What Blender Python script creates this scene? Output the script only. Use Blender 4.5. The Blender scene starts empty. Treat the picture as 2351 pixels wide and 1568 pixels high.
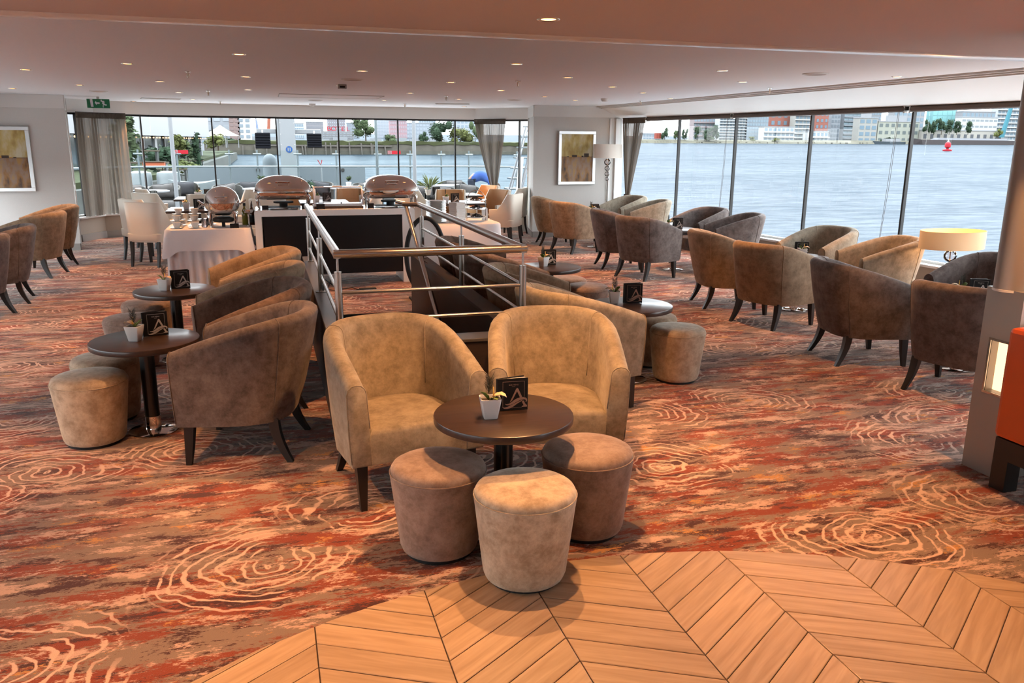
import bpy, math, random
from mathutils import Vector, Matrix
PI = math.pi
R = random.Random(7)
SC = bpy.context.scene
COL = SC.collection
D2R = math.radians

# ------------------------------------------------------------------ camera, sky, exposure
AX = (0.95923435, -0.06006288, 0.27615561)     # world X, Y, Z seen in camera axes (right, down, forward)
AY = (-0.28250955, -0.23008254, 0.93126279)
AZ = (0.00760426, -0.97131585, -0.23767141)
FPX, CX, CY, EYE = 1874.0, 1175.5, 784.0, 1.75
cam_d = bpy.data.cameras.new('camera')
cam = bpy.data.objects.new('camera', cam_d)
COL.objects.link(cam)
cam.matrix_world = Matrix(((AX[0], -AX[1], -AX[2], 0), (AY[0], -AY[1], -AY[2], 0), (AZ[0], -AZ[1], -AZ[2], EYE), (0, 0, 0, 1)))
cam_d.sensor_width = 36.0
cam_d.lens = FPX / 2351.0 * 36.0
cam_d.clip_end = 3000
SC.camera = cam

world = bpy.data.worlds.new('overcast_sky')
SC.world = world
world.use_nodes = True
wn, wl = world.node_tree.nodes, world.node_tree.links
wn.clear()
w_out = wn.new('ShaderNodeOutputWorld')
w_bg = wn.new('ShaderNodeBackground')
w_tc = wn.new('ShaderNodeTexCoord')
w_sep = wn.new('ShaderNodeSeparateXYZ')
w_rmp = wn.new('ShaderNodeValToRGB')
wl.new(w_tc.outputs['Generated'], w_sep.inputs[0])
wl.new(w_sep.outputs['Z'], w_rmp.inputs[0])
wl.new(w_rmp.outputs[0], w_bg.inputs[0])
wl.new(w_bg.outputs[0], w_out.inputs[0])
e = w_rmp.color_ramp.elements
e[0].position = 0.0; e[0].color = (0.93, 0.96, 1.0, 1)
e[1].position = 0.6; e[1].color = (0.82, 0.90, 1.0, 1)
SKY = 5.6
w_m1 = wn.new('ShaderNodeMath'); w_m1.operation = 'MAXIMUM'; w_m1.inputs[1].default_value = 0.0
wl.new(w_sep.outputs['Z'], w_m1.inputs[0])
w_m2 = wn.new('ShaderNodeMath'); w_m2.operation = 'MULTIPLY_ADD'          # overcast sky: the zenith is three times the horizon
w_m2.inputs[1].default_value = 2.0 * SKY; w_m2.inputs[2].default_value = SKY
wl.new(w_m1.outputs[0], w_m2.inputs[0]); wl.new(w_m2.outputs[0], w_bg.inputs[1])
SPOT_W, SPOT_COL = 165.0, (1.0, 0.46, 0.17)
SC.view_settings.view_transform = 'Standard'
SC.view_settings.look = 'None'
SC.view_settings.gamma = 1.0
SC.view_settings.use_curve_mapping = False
SC.view_settings.exposure = 0.25
cy = SC.cycles
cy.max_bounces = 8
cy.diffuse_bounces = 4
cy.glossy_bounces = 4
cy.transmission_bounces = 6
cy.transparent_max_bounces = 16
cy.caustics_reflective = False
cy.caustics_refractive = False
cy.sample_clamp_indirect = 6.0


def at(x, y, Y):                 # the point at distance Y along the room's long axis that the lens shows at pixel x, y
    d = (x - CX, y - CY, FPX)
    w = [sum(a[i] * d[i] for i in range(3)) for a in (AX, AY, AZ)]
    t = Y / w[1]
    return Vector((w[0] * t, Y, EYE + w[2] * t))


# ------------------------------------------------------------------ materials
MATS = {}


def nodes_of(name):
    m = bpy.data.materials.new(name)
    m.use_nodes = True
    nt = m.node_tree
    b = nt.nodes['Principled BSDF']
    return m, nt.nodes, nt.links, b


def mat(name, col, rough=0.5, metal=0.0, spec=0.5, emit=None, es=1.0, noise=0.0, nscale=20.0, bump=0.0, coat=0.0, sheen=0.0, aniso=0.0):
    m, N, L, b = nodes_of(name)
    b.inputs['Base Color'].default_value = (*col, 1)
    b.inputs['Roughness'].default_value = rough
    b.inputs['Metallic'].default_value = metal
    b.inputs['Specular IOR Level'].default_value = spec
    b.inputs['Coat Weight'].default_value = coat
    b.inputs['Sheen Weight'].default_value = sheen
    b.inputs['Anisotropic'].default_value = aniso
    if emit:
        b.inputs['Emission Color'].default_value = (*emit, 1)
        b.inputs['Emission Strength'].default_value = es
    if noise or bump:
        tc = N.new('ShaderNodeTexCoord')
        nz = N.new('ShaderNodeTexNoise')
        nz.inputs['Scale'].default_value = nscale
        nz.inputs['Detail'].default_value = 5
        L.new(tc.outputs['Object'], nz.inputs['Vector'])
        if noise:
            mx = N.new('ShaderNodeMix'); mx.data_type = 'RGBA'
            mx.inputs[6].default_value = (*[c * (1 - noise) for c in col], 1)
            mx.inputs[7].default_value = (*[min(1, c * (1 + noise)) for c in col], 1)
            L.new(nz.outputs['Fac'], mx.inputs[0])
            L.new(mx.outputs[2], b.inputs['Base Color'])
        if bump:
            bp = N.new('ShaderNodeBump')
            bp.inputs['Strength'].default_value = bump
            bp.inputs['Distance'].default_value = 0.01
            L.new(nz.outputs['Fac'], bp.inputs['Height'])
            L.new(bp.outputs[0], b.inputs['Normal'])
    MATS[name] = m
    return m


def ramp(N, stops):
    r = N.new('ShaderNodeValToRGB')
    el = r.color_ramp.elements
    while len(el) < len(stops):
        el.new(0.5)
    for q, (p, c) in zip(el, stops):
        q.position = p
        q.color = (*c, 1) if len(c) == 3 else c
    return r


def velvet(name, c_lo, c_hi, sheen=0.35):
    m, N, L, b = nodes_of(name)
    tc = N.new('ShaderNodeTexCoord'); oi = N.new('ShaderNodeObjectInfo')
    ad = N.new('ShaderNodeVectorMath'); ad.operation = 'ADD'
    sc = N.new('ShaderNodeVectorMath'); sc.operation = 'SCALE'
    sc.inputs[0].default_value = (37, 53, 91)
    L.new(oi.outputs['Random'], sc.inputs['Scale'])
    L.new(tc.outputs['Object'], ad.inputs[0]); L.new(sc.outputs[0], ad.inputs[1])
    n1 = N.new('ShaderNodeTexNoise'); n1.inputs['Scale'].default_value = 11; n1.inputs['Detail'].default_value = 11; n1.inputs['Roughness'].default_value = 0.78
    n2 = N.new('ShaderNodeTexNoise'); n2.inputs['Scale'].default_value = 420; n2.inputs['Detail'].default_value = 2
    L.new(ad.outputs[0], n1.inputs['Vector']); L.new(tc.outputs['Object'], n2.inputs['Vector'])
    r = ramp(N, [(0.38, c_lo), (0.62, c_hi)])
    L.new(n1.outputs['Fac'], r.inputs[0])
    L.new(r.outputs[0], b.inputs['Base Color'])
    b.inputs['Roughness'].default_value = 0.85
    b.inputs['Specular IOR Level'].default_value = 0.2
    b.inputs['Sheen Weight'].default_value = sheen
    b.inputs['Sheen Roughness'].default_value = 0.4
    b.inputs['Sheen Tint'].default_value = (*[min(1, c * 2.2 + .15) for c in c_hi], 1)
    bp = N.new('ShaderNodeBump'); bp.inputs['Strength'].default_value = 0.12; bp.inputs['Distance'].default_value = 0.002
    L.new(n2.outputs['Fac'], bp.inputs['Height']); L.new(bp.outputs[0], b.inputs['Normal'])
    return m


def carpet():
    m, N, L, b = nodes_of('carpet')
    tc = N.new('ShaderNodeTexCoord')

    def mp(s, loc=(0, 0, 0)):
        q = N.new('ShaderNodeMapping'); q.inputs['Scale'].default_value = s; q.inputs['Location'].default_value = loc
        L.new(tc.outputs['Object'], q.inputs['Vector']); return q

    def noise(s, det, rough, loc):
        n = N.new('ShaderNodeTexNoise'); n.inputs['Scale'].default_value = 1; n.inputs['Detail'].default_value = det
        n.inputs['Roughness'].default_value = rough
        L.new(mp(s, loc).outputs[0], n.inputs['Vector']); return n

    def math_(op, a, c=None, clamp=False):
        q = N.new('ShaderNodeMath'); q.operation = op; q.use_clamp = clamp
        for i, v in enumerate((a, c)):
            if v is None: continue
            if isinstance(v, (int, float)): q.inputs[i].default_value = v
            else: L.new(v, q.inputs[i])
        return q.outputs[0]

    def step(v, a, c):
        q = N.new('ShaderNodeMapRange'); q.inputs['From Min'].default_value = a; q.inputs['From Max'].default_value = c
        L.new(v, q.inputs['Value']); return q.outputs[0]

    def mix(f, a, c):
        q = N.new('ShaderNodeMix'); q.data_type = 'RGBA'
        L.new(f, q.inputs[0])
        for i, v in ((6, a), (7, c)):
            if isinstance(v, tuple): q.inputs[i].default_value = (*v, 1)
            else: L.new(v, q.inputs[i])
        return q.outputs[2]
    fine = noise((45, 130, 1), 4, .7, (3, 1, 0)).outputs['Fac']
    fj = math_('MULTIPLY', math_('SUBTRACT', fine, .5), .30)

    def layer(s, loc, lo, hi, det=6, rough=.62):
        v = math_('ADD', noise(s, det, rough, loc).outputs['Fac'], fj)
        return step(v, lo, hi)
    big = noise((.55, .75, 1), 2, .5, (11, 4, 0)).outputs['Fac']
    rust = layer((1.7, 7.0, 1), (0, 0, 0), .49, .52, 8, .74)
    rust = math_('MULTIPLY', rust, step(big, .36, .44))
    c = mix(rust, (.22, .155, .118), (.215, .042, .014))
    c = mix(layer((3.0, 11, 1), (21, 5, 0), .535, .555, 8, .72), c, (.062, .020, .014))
    c = mix(layer((3.0, 9.0, 1), (7, 33, 0), .54, .575, 8, .76), c, (.50, .335, .26))
    c = mix(layer((2.6, 6.0, 1), (41, 13, 0), .61, .63, 7, .7), c, (.46, .22, .065))
    # ripples: rings round scattered centres
    wz = N.new('ShaderNodeTexNoise'); wz.inputs['Scale'].default_value = 3.2; wz.inputs['Detail'].default_value = 3
    L.new(tc.outputs['Object'], wz.inputs['Vector'])
    wv = N.new('ShaderNodeVectorMath'); wv.operation = 'SCALE'; wv.inputs['Scale'].default_value = .26
    L.new(wz.outputs['Color'], wv.inputs[0])
    wa = N.new('ShaderNodeVectorMath'); wa.operation = 'ADD'
    L.new(mp((.86, 1.05, 1), (.31, .12, 0)).outputs[0], wa.inputs[0]); L.new(wv.outputs[0], wa.inputs[1])
    vo = N.new('ShaderNodeTexVoronoi'); vo.voronoi_dimensions = '2D'; vo.inputs['Scale'].default_value = 1.0; vo.inputs['Randomness'].default_value = .85
    L.new(wa.outputs[0], vo.inputs['Vector'])
    dist = vo.outputs['Distance']
    s = math_('SINE', math_('MULTIPLY', dist, 2 * PI / .052))
    line = step(math_('ADD', s, math_('MULTIPLY', fj, 3.0)), .58, .85)
    brk = step(math_('ADD', noise((2.1, 3.0, 1), 4, .6, (5, 17, 0)).outputs['Fac'], math_('MULTIPLY', fj, .6)), .455, .485)
    fade = step(math_('ADD', dist, math_('MULTIPLY', noise((1.5, 1.5, 1), 2, .5, (2, 9, 0)).outputs['Fac'], .55)), .70, .62)
    line = math_('MULTIPLY', math_('MULTIPLY', line, brk), fade)
    c = mix(line, c, (.58, .40, .31))
    L.new(c, b.inputs['Base Color'])
    b.inputs['Roughness'].default_value = .95
    b.inputs['Specular IOR Level'].default_value = .1
    b.inputs['Sheen Weight'].default_value = .15
    pile = N.new('ShaderNodeTexNoise'); pile.inputs['Scale'].default_value = 260; pile.inputs['Detail'].default_value = 1
    L.new(tc.outputs['Object'], pile.inputs['Vector'])
    bp = N.new('ShaderNodeBump'); bp.inputs['Strength'].default_value = .5; bp.inputs['Distance'].default_value = .004
    L.new(pile.outputs['Fac'], bp.inputs['Height']); L.new(bp.outputs[0], b.inputs['Normal'])
    return m


def wood(name, lo, hi, rough, scale=(3, 40, 40), coat=0.0, vary=0.0):
    m, N, L, b = nodes_of(name)
    tc = N.new('ShaderNodeTexCoord'); oi = N.new('ShaderNodeObjectInfo')
    mp = N.new('ShaderNodeMapping'); mp.inputs['Scale'].default_value = scale
    L.new(tc.outputs['Object'], mp.inputs['Vector'])
    off = N.new('ShaderNodeVectorMath'); off.operation = 'SCALE'; off.inputs[0].default_value = (17, 29, 5)
    L.new(oi.outputs['Random'], off.inputs['Scale']); L.new(off.outputs[0], mp.inputs['Location'])
    n = N.new('ShaderNodeTexNoise'); n.inputs['Scale'].default_value = 1; n.inputs['Detail'].default_value = 6; n.inputs['Distortion'].default_value = .6
    L.new(mp.outputs[0], n.inputs['Vector'])
    r = ramp(N, [(.3, lo), (.7, hi)])
    L.new(n.outputs['Fac'], r.inputs[0])
    hs = N.new('ShaderNodeHueSaturation')
    v = N.new('ShaderNodeMapRange'); v.inputs['To Min'].default_value = 1 - vary; v.inputs['To Max'].default_value = 1 + vary
    L.new(oi.outputs['Random'], v.inputs['Value']); L.new(v.outputs[0], hs.inputs['Value'])
    L.new(r.outputs[0], hs.inputs['Color'])
    L.new(hs.outputs[0], b.inputs['Base Color'])
    b.inputs['Roughness'].default_value = rough
    b.inputs['Coat Weight'].default_value = coat
    b.inputs['Coat Roughness'].default_value = .15
    return m


def glass_pane(name, tint=(.97, .985, .98), refl=1.0):
    m = bpy.data.materials.new(name); m.use_nodes = True
    N, L = m.node_tree.nodes, m.node_tree.links
    N.clear()
    o = N.new('ShaderNodeOutputMaterial'); mx = N.new('ShaderNodeMixShader')
    t = N.new('ShaderNodeBsdfTransparent'); t.inputs[0].default_value = (*tint, 1)
    g = N.new('ShaderNodeBsdfGlossy'); g.inputs['Roughness'].default_value = .01
    f = N.new('ShaderNodeFresnel'); f.inputs['IOR'].default_value = 1.45
    mu = N.new('ShaderNodeMath'); mu.operation = 'MULTIPLY'; mu.inputs[1].default_value = refl
    L.new(f.outputs[0], mu.inputs[0]); L.new(mu.outputs[0], mx.inputs[0])
    L.new(t.outputs[0], mx.inputs[1]); L.new(g.outputs[0], mx.inputs[2]); L.new(mx.outputs[0], o.inputs[0])
    return m


def sheer(name, col, alpha):
    m = bpy.data.materials.new(name); m.use_nodes = True
    N, L = m.node_tree.nodes, m.node_tree.links
    N.clear()
    o = N.new('ShaderNodeOutputMaterial')
    d = N.new('ShaderNodeBsdfDiffuse'); d.inputs[0].default_value = (*col, 1)
    tl = N.new('ShaderNodeBsdfTranslucent'); tl.inputs[0].default_value = (*col, 1)
    a = N.new('ShaderNodeMixShader'); a.inputs[0].default_value = .28
    t = N.new('ShaderNodeBsdfTransparent')
    bb = N.new('ShaderNodeMixShader'); bb.inputs[0].default_value = alpha
    L.new(d.outputs[0], a.inputs[1]); L.new(tl.outputs[0], a.inputs[2])
    L.new(t.outputs[0], bb.inputs[1]); L.new(a.outputs[0], bb.inputs[2]); L.new(bb.outputs[0], o.inputs[0])
    return m


def water_mat():
    m = bpy.data.materials.new('water'); m.use_nodes = True
    N, L = m.node_tree.nodes, m.node_tree.links
    N.clear()
    o = N.new('ShaderNodeOutputMaterial'); ad2 = N.new('ShaderNodeAddShader')
    g = N.new('ShaderNodeBsdfGlossy'); g.inputs['Roughness'].default_value = .22
    d = N.new('ShaderNodeBsdfDiffuse'); d.inputs[0].default_value = (.006, .009, .012, 1)
    tc = N.new('ShaderNodeTexCoord')
    mp = N.new('ShaderNodeMapping'); mp.inputs['Scale'].default_value = (.42, 1.5, 1); mp.inputs['Rotation'].default_value = (0, 0, .52)
    L.new(tc.outputs['Object'], mp.inputs['Vector'])
    n1 = N.new('ShaderNodeTexNoise'); n1.inputs['Scale'].default_value = .9; n1.inputs['Detail'].default_value = 7; n1.inputs['Roughness'].default_value = .66
    n2 = N.new('ShaderNodeTexNoise'); n2.inputs['Scale'].default_value = .05; n2.inputs['Detail'].default_value = 5
    L.new(mp.outputs[0], n1.inputs['Vector']); L.new(mp.outputs[0], n2.inputs['Vector'])
    ad = N.new('ShaderNodeMath'); ad.operation = 'MULTIPLY_ADD'; ad.inputs[1].default_value = .45
    L.new(n2.outputs['Fac'], ad.inputs[0]); L.new(n1.outputs['Fac'], ad.inputs[2])
    r = ramp(N, [(.52, WATER_LO), (.95, WATER_HI)])  # wave glints and dark ripples painted into the reflection colour
    L.new(ad.outputs[0], r.inputs[0]); L.new(r.outputs[0], g.inputs[0])
    bp = N.new('ShaderNodeBump'); bp.inputs['Strength'].default_value = .3; bp.inputs['Distance'].default_value = .4
    L.new(ad.outputs[0], bp.inputs['Height']); L.new(bp.outputs[0], g.inputs['Normal'])
    L.new(g.outputs[0], ad2.inputs[0]); L.new(d.outputs[0], ad2.inputs[1]); L.new(ad2.outputs[0], o.inputs[0])
    return m


WATER_LO, WATER_HI = (.050, .057, .064), (.112, .120, .128)
M_BEIGE = velvet('beige_velvet', (.172, .138, .098), (.315, .265, .20))
M_TAN = velvet('tan_velvet', (.18, .118, .072), (.32, .225, .148))
M_BROWN = velvet('brown_velvet', (.085, .055, .042), (.185, .125, .095))
M_GREY = velvet('grey_brown_velvet', (.075, .057, .052), (.165, .132, .118))
M_POUF = velvet('pouf_beige_velvet', (.31, .23, .155), (.56, .455, .335))
M_POUFG = velvet('pouf_taupe_velvet', (.185, .125, .095), (.33, .245, .20))
M_CARPET = carpet()
M_OAK = wood('oak_plank', (.36, .235, .14), (.50, .35, .225), .40, vary=.09)
M_DARKWOOD = wood('wenge_tabletop', (.022, .012, .009), (.05, .028, .02), .32, scale=(6, 60, 60), coat=.15)
M_BLACKWOOD = mat('black_stained_wood', (.010, .008, .007), .4)
M_POLE = mat('black_lacquer', (.006, .006, .006), .25)
M_CHROME = mat('chrome', (.82, .80, .78), .06, 1.0)
M_STEEL = mat('brushed_steel', (.52, .49, .46), .26, 1.0, aniso=.5)
M_WALL = mat('wall_paint', (.60, .585, .56), .7, noise=.04, nscale=60, bump=.05)
M_LOWALL = mat('sill_wall_paint', (.36, .30, .245), .7, noise=.04, nscale=60)
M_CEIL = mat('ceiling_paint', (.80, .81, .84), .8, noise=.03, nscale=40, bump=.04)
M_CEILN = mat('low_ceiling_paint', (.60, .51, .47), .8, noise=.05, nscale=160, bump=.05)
M_TRIM = mat('white_trim', (.70, .68, .655), .5)
M_BASE = mat('grey_baseboard', (.30, .28, .26), .5)
M_FRAME = mat('dark_window_frame', (.018, .016, .015), .35, .3)
M_BLIND = mat('roller_blind', (.085, .06, .05), .6)
M_GLASS = glass_pane('window_glass', refl=.05)
M_RAILGLASS = glass_pane('rail_glass', (.92, .955, .95), .12)
M_CAPMETAL = mat('grey_metal_cap', (.15, .142, .138), .4, .6)
M_PANEL = wood('dark_panel', (.014, .008, .006), (.028, .015, .010), .55, scale=(4, 4, 30))
M_WHITE = mat('white_gloss', (.80, .79, .77), .25)
M_XWHITE = mat('outdoor_white', (.088, .090, .093), .5)  # outdoor white, darkened so the bright sky does not clip it
M_XBLACK = mat('louvre_black', (.004, .004, .005), .8, spec=.02)
M_POT = mat('white_ceramic', (.82, .81, .79), .22)
M_BLACK = mat('black_card', (.008, .008, .009), .42, spec=.3)
M_ROSE = mat('rose_gold_print', (.42, .27, .215), .35, .5)
M_SILVERP = mat('silver_print', (.60, .58, .56), .35, .4)
M_PAPER = mat('paper', (.82, .80, .77), .6)
M_LEAF = mat('green_leaf', (.10, .16, .03), .4)
M_SPATHE = mat('cream_spathe', (.75, .52, .30), .4)
M_SPADIX = mat('yellow_spadix', (.85, .52, .10), .5)
M_FEATHER = mat('dark_feather', (.045, .045, .03), .6)
M_CLOTH = mat('white_linen', (.66, .62, .62), .85, noise=.03, nscale=30)
M_CREAM = mat('cream_leather', (.72, .66, .56), .5, noise=.03, nscale=8)
M_CREAMLIT = mat('lamplit_cream_leather', (.58, .33, .15), .5, noise=.05, nscale=8)  # cream leather with the lamps' orange light painted into its colour
M_CURTAIN = sheer('sheer_curtain', (.20, .168, .138), .94)
M_SHADE = mat('lamp_shade', (.78, .70, .62), .8)
M_SHADELIT = sheer('lit_lamp_shade', (.85, .66, .42), 1.0)
M_ORANGE = mat('orange_leather', (.52, .075, .012), .38, noise=.06, nscale=10)
M_BULB = mat('lamp_glow', (1, .8, .5), .5, emit=(1.0, .50, .17), es=5.0)
M_GOLD = mat('light_bezel', (.75, .62, .48), .2, 1.0)
M_PORC = mat('porcelain', (.80, .74, .67), .25)
M_GREEN = mat('exit_green', (.0, .055, .018), .35, emit=(0, .08, .03), es=.25)
M_SIGNW = mat('sign_white', (.70, .68, .75), .4)
M_ACRYL = glass_pane('clear_acrylic', (.93, .90, .90), 1.6)
M_BLACKM = mat('black_matte', (.006, .006, .006), .7)
M_OLIVE = mat('olive_oil', (.26, .22, .02), .15)
M_CORK = mat('brown_glass', (.06, .02, .01), .15)
M_CRYSTAL = mat('crystal_ball', (.75, .75, .74), .05, .6)


# ------------------------------------------------------------------ mesh and object helpers
class MB:
    def __init__(s):
        s.v, s.f = [], []

    def add(s, vs, fs, M=None):
        o = len(s.v)
        s.v += [tuple(M @ Vector(p)) if M else tuple(p) for p in vs]
        s.f += [tuple(i + o for i in q) for q in fs]
        return s

    def box(s, a, b, M=None):
        x0, y0, z0 = a; x1, y1, z1 = b
        return s.add([(x0, y0, z0), (x1, y0, z0), (x1, y1, z0), (x0, y1, z0), (x0, y0, z1), (x1, y0, z1), (x1, y1, z1), (x0, y1, z1)],
                     [(0, 3, 2, 1), (4, 5, 6, 7), (0, 1, 5, 4), (1, 2, 6, 5), (2, 3, 7, 6), (3, 0, 4, 7)], M)

    def prism(s, poly, z0, z1, M=None):
        n = len(poly)
        vs = [(x, y, z0) for x, y in poly] + [(x, y, z1) for x, y in poly]
        fs = [tuple(range(n - 1, -1, -1)), tuple(range(n, 2 * n))] + [(i, (i + 1) % n, n + (i + 1) % n, n + i) for i in range(n)]
        return s.add(vs, fs, M)

    def rings(s, rows, closed=True, cap0=True, cap1=True, M=None):
        n = len(rows[0]); vs = [p for r in rows for p in r]; fs = []
        for k in range(len(rows) - 1):
            for i in range(n if closed else n - 1):
                j = (i + 1) % n
                fs.append((k * n + i, k * n + j, (k + 1) * n + j, (k + 1) * n + i))
        if cap0: fs.append(tuple(range(n - 1, -1, -1)))
        if cap1: fs.append(tuple(range((len(rows) - 1) * n, len(rows) * n)))
        return s.add(vs, fs, M)

    def lathe(s, prof, n=24, c=(0, 0, 0), sx=1, sy=1, M=None):
        rows = [[(c[0] + r * sx * math.cos(2 * PI * i / n), c[1] + r * sy * math.sin(2 * PI * i / n), c[2] + z) for i in range(n)] for r, z in prof]
        return s.rings(rows, True, prof[0][0] > 1e-6, prof[-1][0] > 1e-6, M)

    def tube(s, pts, r, n=8, M=None, caps=True):
        pts = [Vector(p) for p in pts]; rows = []
        up = None
        for i, p in enumerate(pts):
            t = (pts[min(i + 1, len(pts) - 1)] - pts[max(i - 1, 0)]).normalized()
            if up is None:
                up = Vector((0, 0, 1)) if abs(t.z) < .9 else Vector((1, 0, 0))
            a = t.cross(up).normalized(); b = a.cross(t).normalized(); up = b
            rr = r[i] if isinstance(r, (list, tuple)) else r
            rows.append([p + (a * math.cos(2 * PI * k / n) + b * math.sin(2 * PI * k / n)) * rr for k in range(n)])
        return s.rings(rows, True, caps, caps, M)

    def mesh(s, name, smooth=None):
        me = bpy.data.meshes.new(name)
        me.from_pydata(s.v, [], s.f)
        me.validate()
        if smooth is not None:
            me.polygons.foreach_set('use_smooth', [True] * len(me.polygons))
            if smooth < 180: me.set_sharp_from_angle(angle=D2R(smooth))
        me.update()
        return me


def fixn(me):
    import bmesh
    bm = bmesh.new(); bm.from_mesh(me); bmesh.ops.recalc_face_normals(bm, faces=bm.faces); bm.to_mesh(me); bm.free()
    return me


def obj(name, mb, m, parent=None, smooth=None, loc=None, bevel=0, rot=None, fix=True):
    me = mb.mesh(name, None) if isinstance(mb, MB) else mb
    if isinstance(mb, MB):
        if fix: fixn(me)
        if smooth is not None:
            me.polygons.foreach_set('use_smooth', [True] * len(me.polygons))
            if smooth < 180: me.set_sharp_from_angle(angle=D2R(smooth))
    if not len(me.materials): me.materials.append(m)
    o = bpy.data.objects.new(name, me)
    COL.objects.link(o)
    if m is not me.materials[0]:
        o.material_slots[0].link = 'OBJECT'; o.material_slots[0].material = m
    if parent: o.parent = parent
    if loc: o.location = loc
    if rot: o.rotation_euler = rot
    if bevel:
        b = o.modifiers.new('bevel', 'BEVEL'); b.width = bevel; b.segments = 2; b.limit_method = 'ANGLE'; b.angle_limit = D2R(40)
    return o


def tag(o, label=None, cat=None, group=None, kind=None):
    if label: o['label'] = label
    if cat: o['category'] = cat
    if group: o['group'] = group
    if kind: o['kind'] = kind
    return o


def thing(name, label, cat, loc=(0, 0, 0), rz=0.0, group=None):
    o = bpy.data.objects.new(name, None)
    o.empty_display_size = .1
    COL.objects.link(o)
    o.location = loc; o.rotation_euler = (0, 0, rz)
    return tag(o, label, cat, group)


def struct(name, mb, m, parent=None, smooth=None, bevel=0):
    o = obj(name, mb, m, parent, smooth, bevel=bevel)
    if not parent: o['kind'] = 'structure'
    return o


def kids(o):
    return [c for c in bpy.data.objects if c.parent == o]


KIDS = {}


def dup(root, label, loc, rz=0.0, mats=None, group=None, scale=None):
    if root.name not in KIDS:
        KIDS[root.name] = [(c, kids(c)) for c in kids(root)]
    r = root.copy(); COL.objects.link(r)
    r.location = loc; r.rotation_euler = (0, 0, rz); r['label'] = label
    if group: r['group'] = group
    if scale: r.scale = scale
    for c, gs in KIDS[root.name]:
        k = c.copy(); COL.objects.link(k); k.parent = r
        setm(k, c, mats)
        for g in gs:
            d = g.copy(); COL.objects.link(d); d.parent = k; setm(d, g, mats)
    return r


def setm(k, c, mats):
    if mats:
        for key, m in mats.items():
            if c.name.split('.')[0] == key and k.material_slots:
                k.material_slots[0].link = 'OBJECT'; k.material_slots[0].material = m


def text_mesh(body, size, ext=0.0, spacing=1.0):
    cu = bpy.data.curves.new('lettering', 'FONT')
    cu.body = body; cu.size = size; cu.extrude = ext; cu.align_x = 'CENTER'; cu.align_y = 'CENTER'; cu.space_character = spacing
    cu.resolution_u = 3
    o = bpy.data.objects.new('lettering', cu); COL.objects.link(o)
    me = bpy.data.meshes.new_from_object(o.evaluated_get(bpy.context.evaluated_depsgraph_get()))
    bpy.data.objects.remove(o); bpy.data.curves.remove(cu)
    me.name = 'lettering'
    me.materials.clear()
    return me


def ry(o):                      # matrix turning the XY print plane upright: x right, y up, facing -Y
    return Matrix.Rotation(PI / 2, 4, 'X')


# ------------------------------------------------------------------ room shell
Y_FRONT, Z_CEIL, Z_LOW, Y_STEP, Z_WIN, Z_SILL = 16.75, 2.40, 2.30, 4.56, 2.18, 0.42
XC = 0.9
RIGHT = [(6.42, 14.6), (6.75, 12.5), (7.05, 10.0), (7.3, 8.0), (7.45, 6.0), (7.55, 3.0), (7.6, -4.0)]
LEFT = [(2 * XC - x, y) for x, y in RIGHT]
WELL = (0.405, 4.73, 1.39, 8.42)


def mirror(p): return (2 * XC - p[0], p[1])


def quad(mb, pts):
    mb.add(pts, [tuple(range(len(pts)))])


fl = MB()
BX0, BX1, BY0, BY1 = -5.9, 7.7, -4.0, 17.2
wx0, wy0, wx1, wy1 = WELL
for a, b in (((BX0, BY0), (BX1, wy0)), ((BX0, wy0), (wx0, wy1)), ((wx1, wy0), (BX1, wy1)), ((BX0, wy1), (BX1, BY1))):
    quad(fl, [(a[0], a[1], 0), (b[0], a[1], 0), (b[0], b[1], 0), (a[0], b[1], 0)])
floor = struct('floor', fl, M_CARPET)

# chevron oak planks inside the curved edge of the carpet
ARC_C, ARC_R = (1.10, 0.30), 2.68
arc = [(ARC_C[0] + ARC_R * math.cos(t * 2 * PI / 220), ARC_C[1] + ARC_R * math.sin(t * 2 * PI / 220)) for t in range(220)]


def clip(poly, c, r):
    out = poly
    for t in range(220):
        a = t * 2 * PI / 220
        nx, ny = math.cos(a), math.sin(a)
        if max((p[0] - c[0]) * nx + (p[1] - c[1]) * ny for p in out) <= r: continue
        new = []
        for i, p in enumerate(out):
            q = out[(i + 1) % len(out)]
            dp = (p[0] - c[0]) * nx + (p[1] - c[1]) * ny - r
            dq = (q[0] - c[0]) * nx + (q[1] - c[1]) * ny - r
            if dp <= 0: new.append(p)
            if dp * dq < 0:
                s = dp / (dp - dq)
                new.append((p[0] + (q[0] - p[0]) * s, p[1] + (q[1] - p[1]) * s))
        out = new
        if len(out) < 3: return []
    return out


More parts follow.
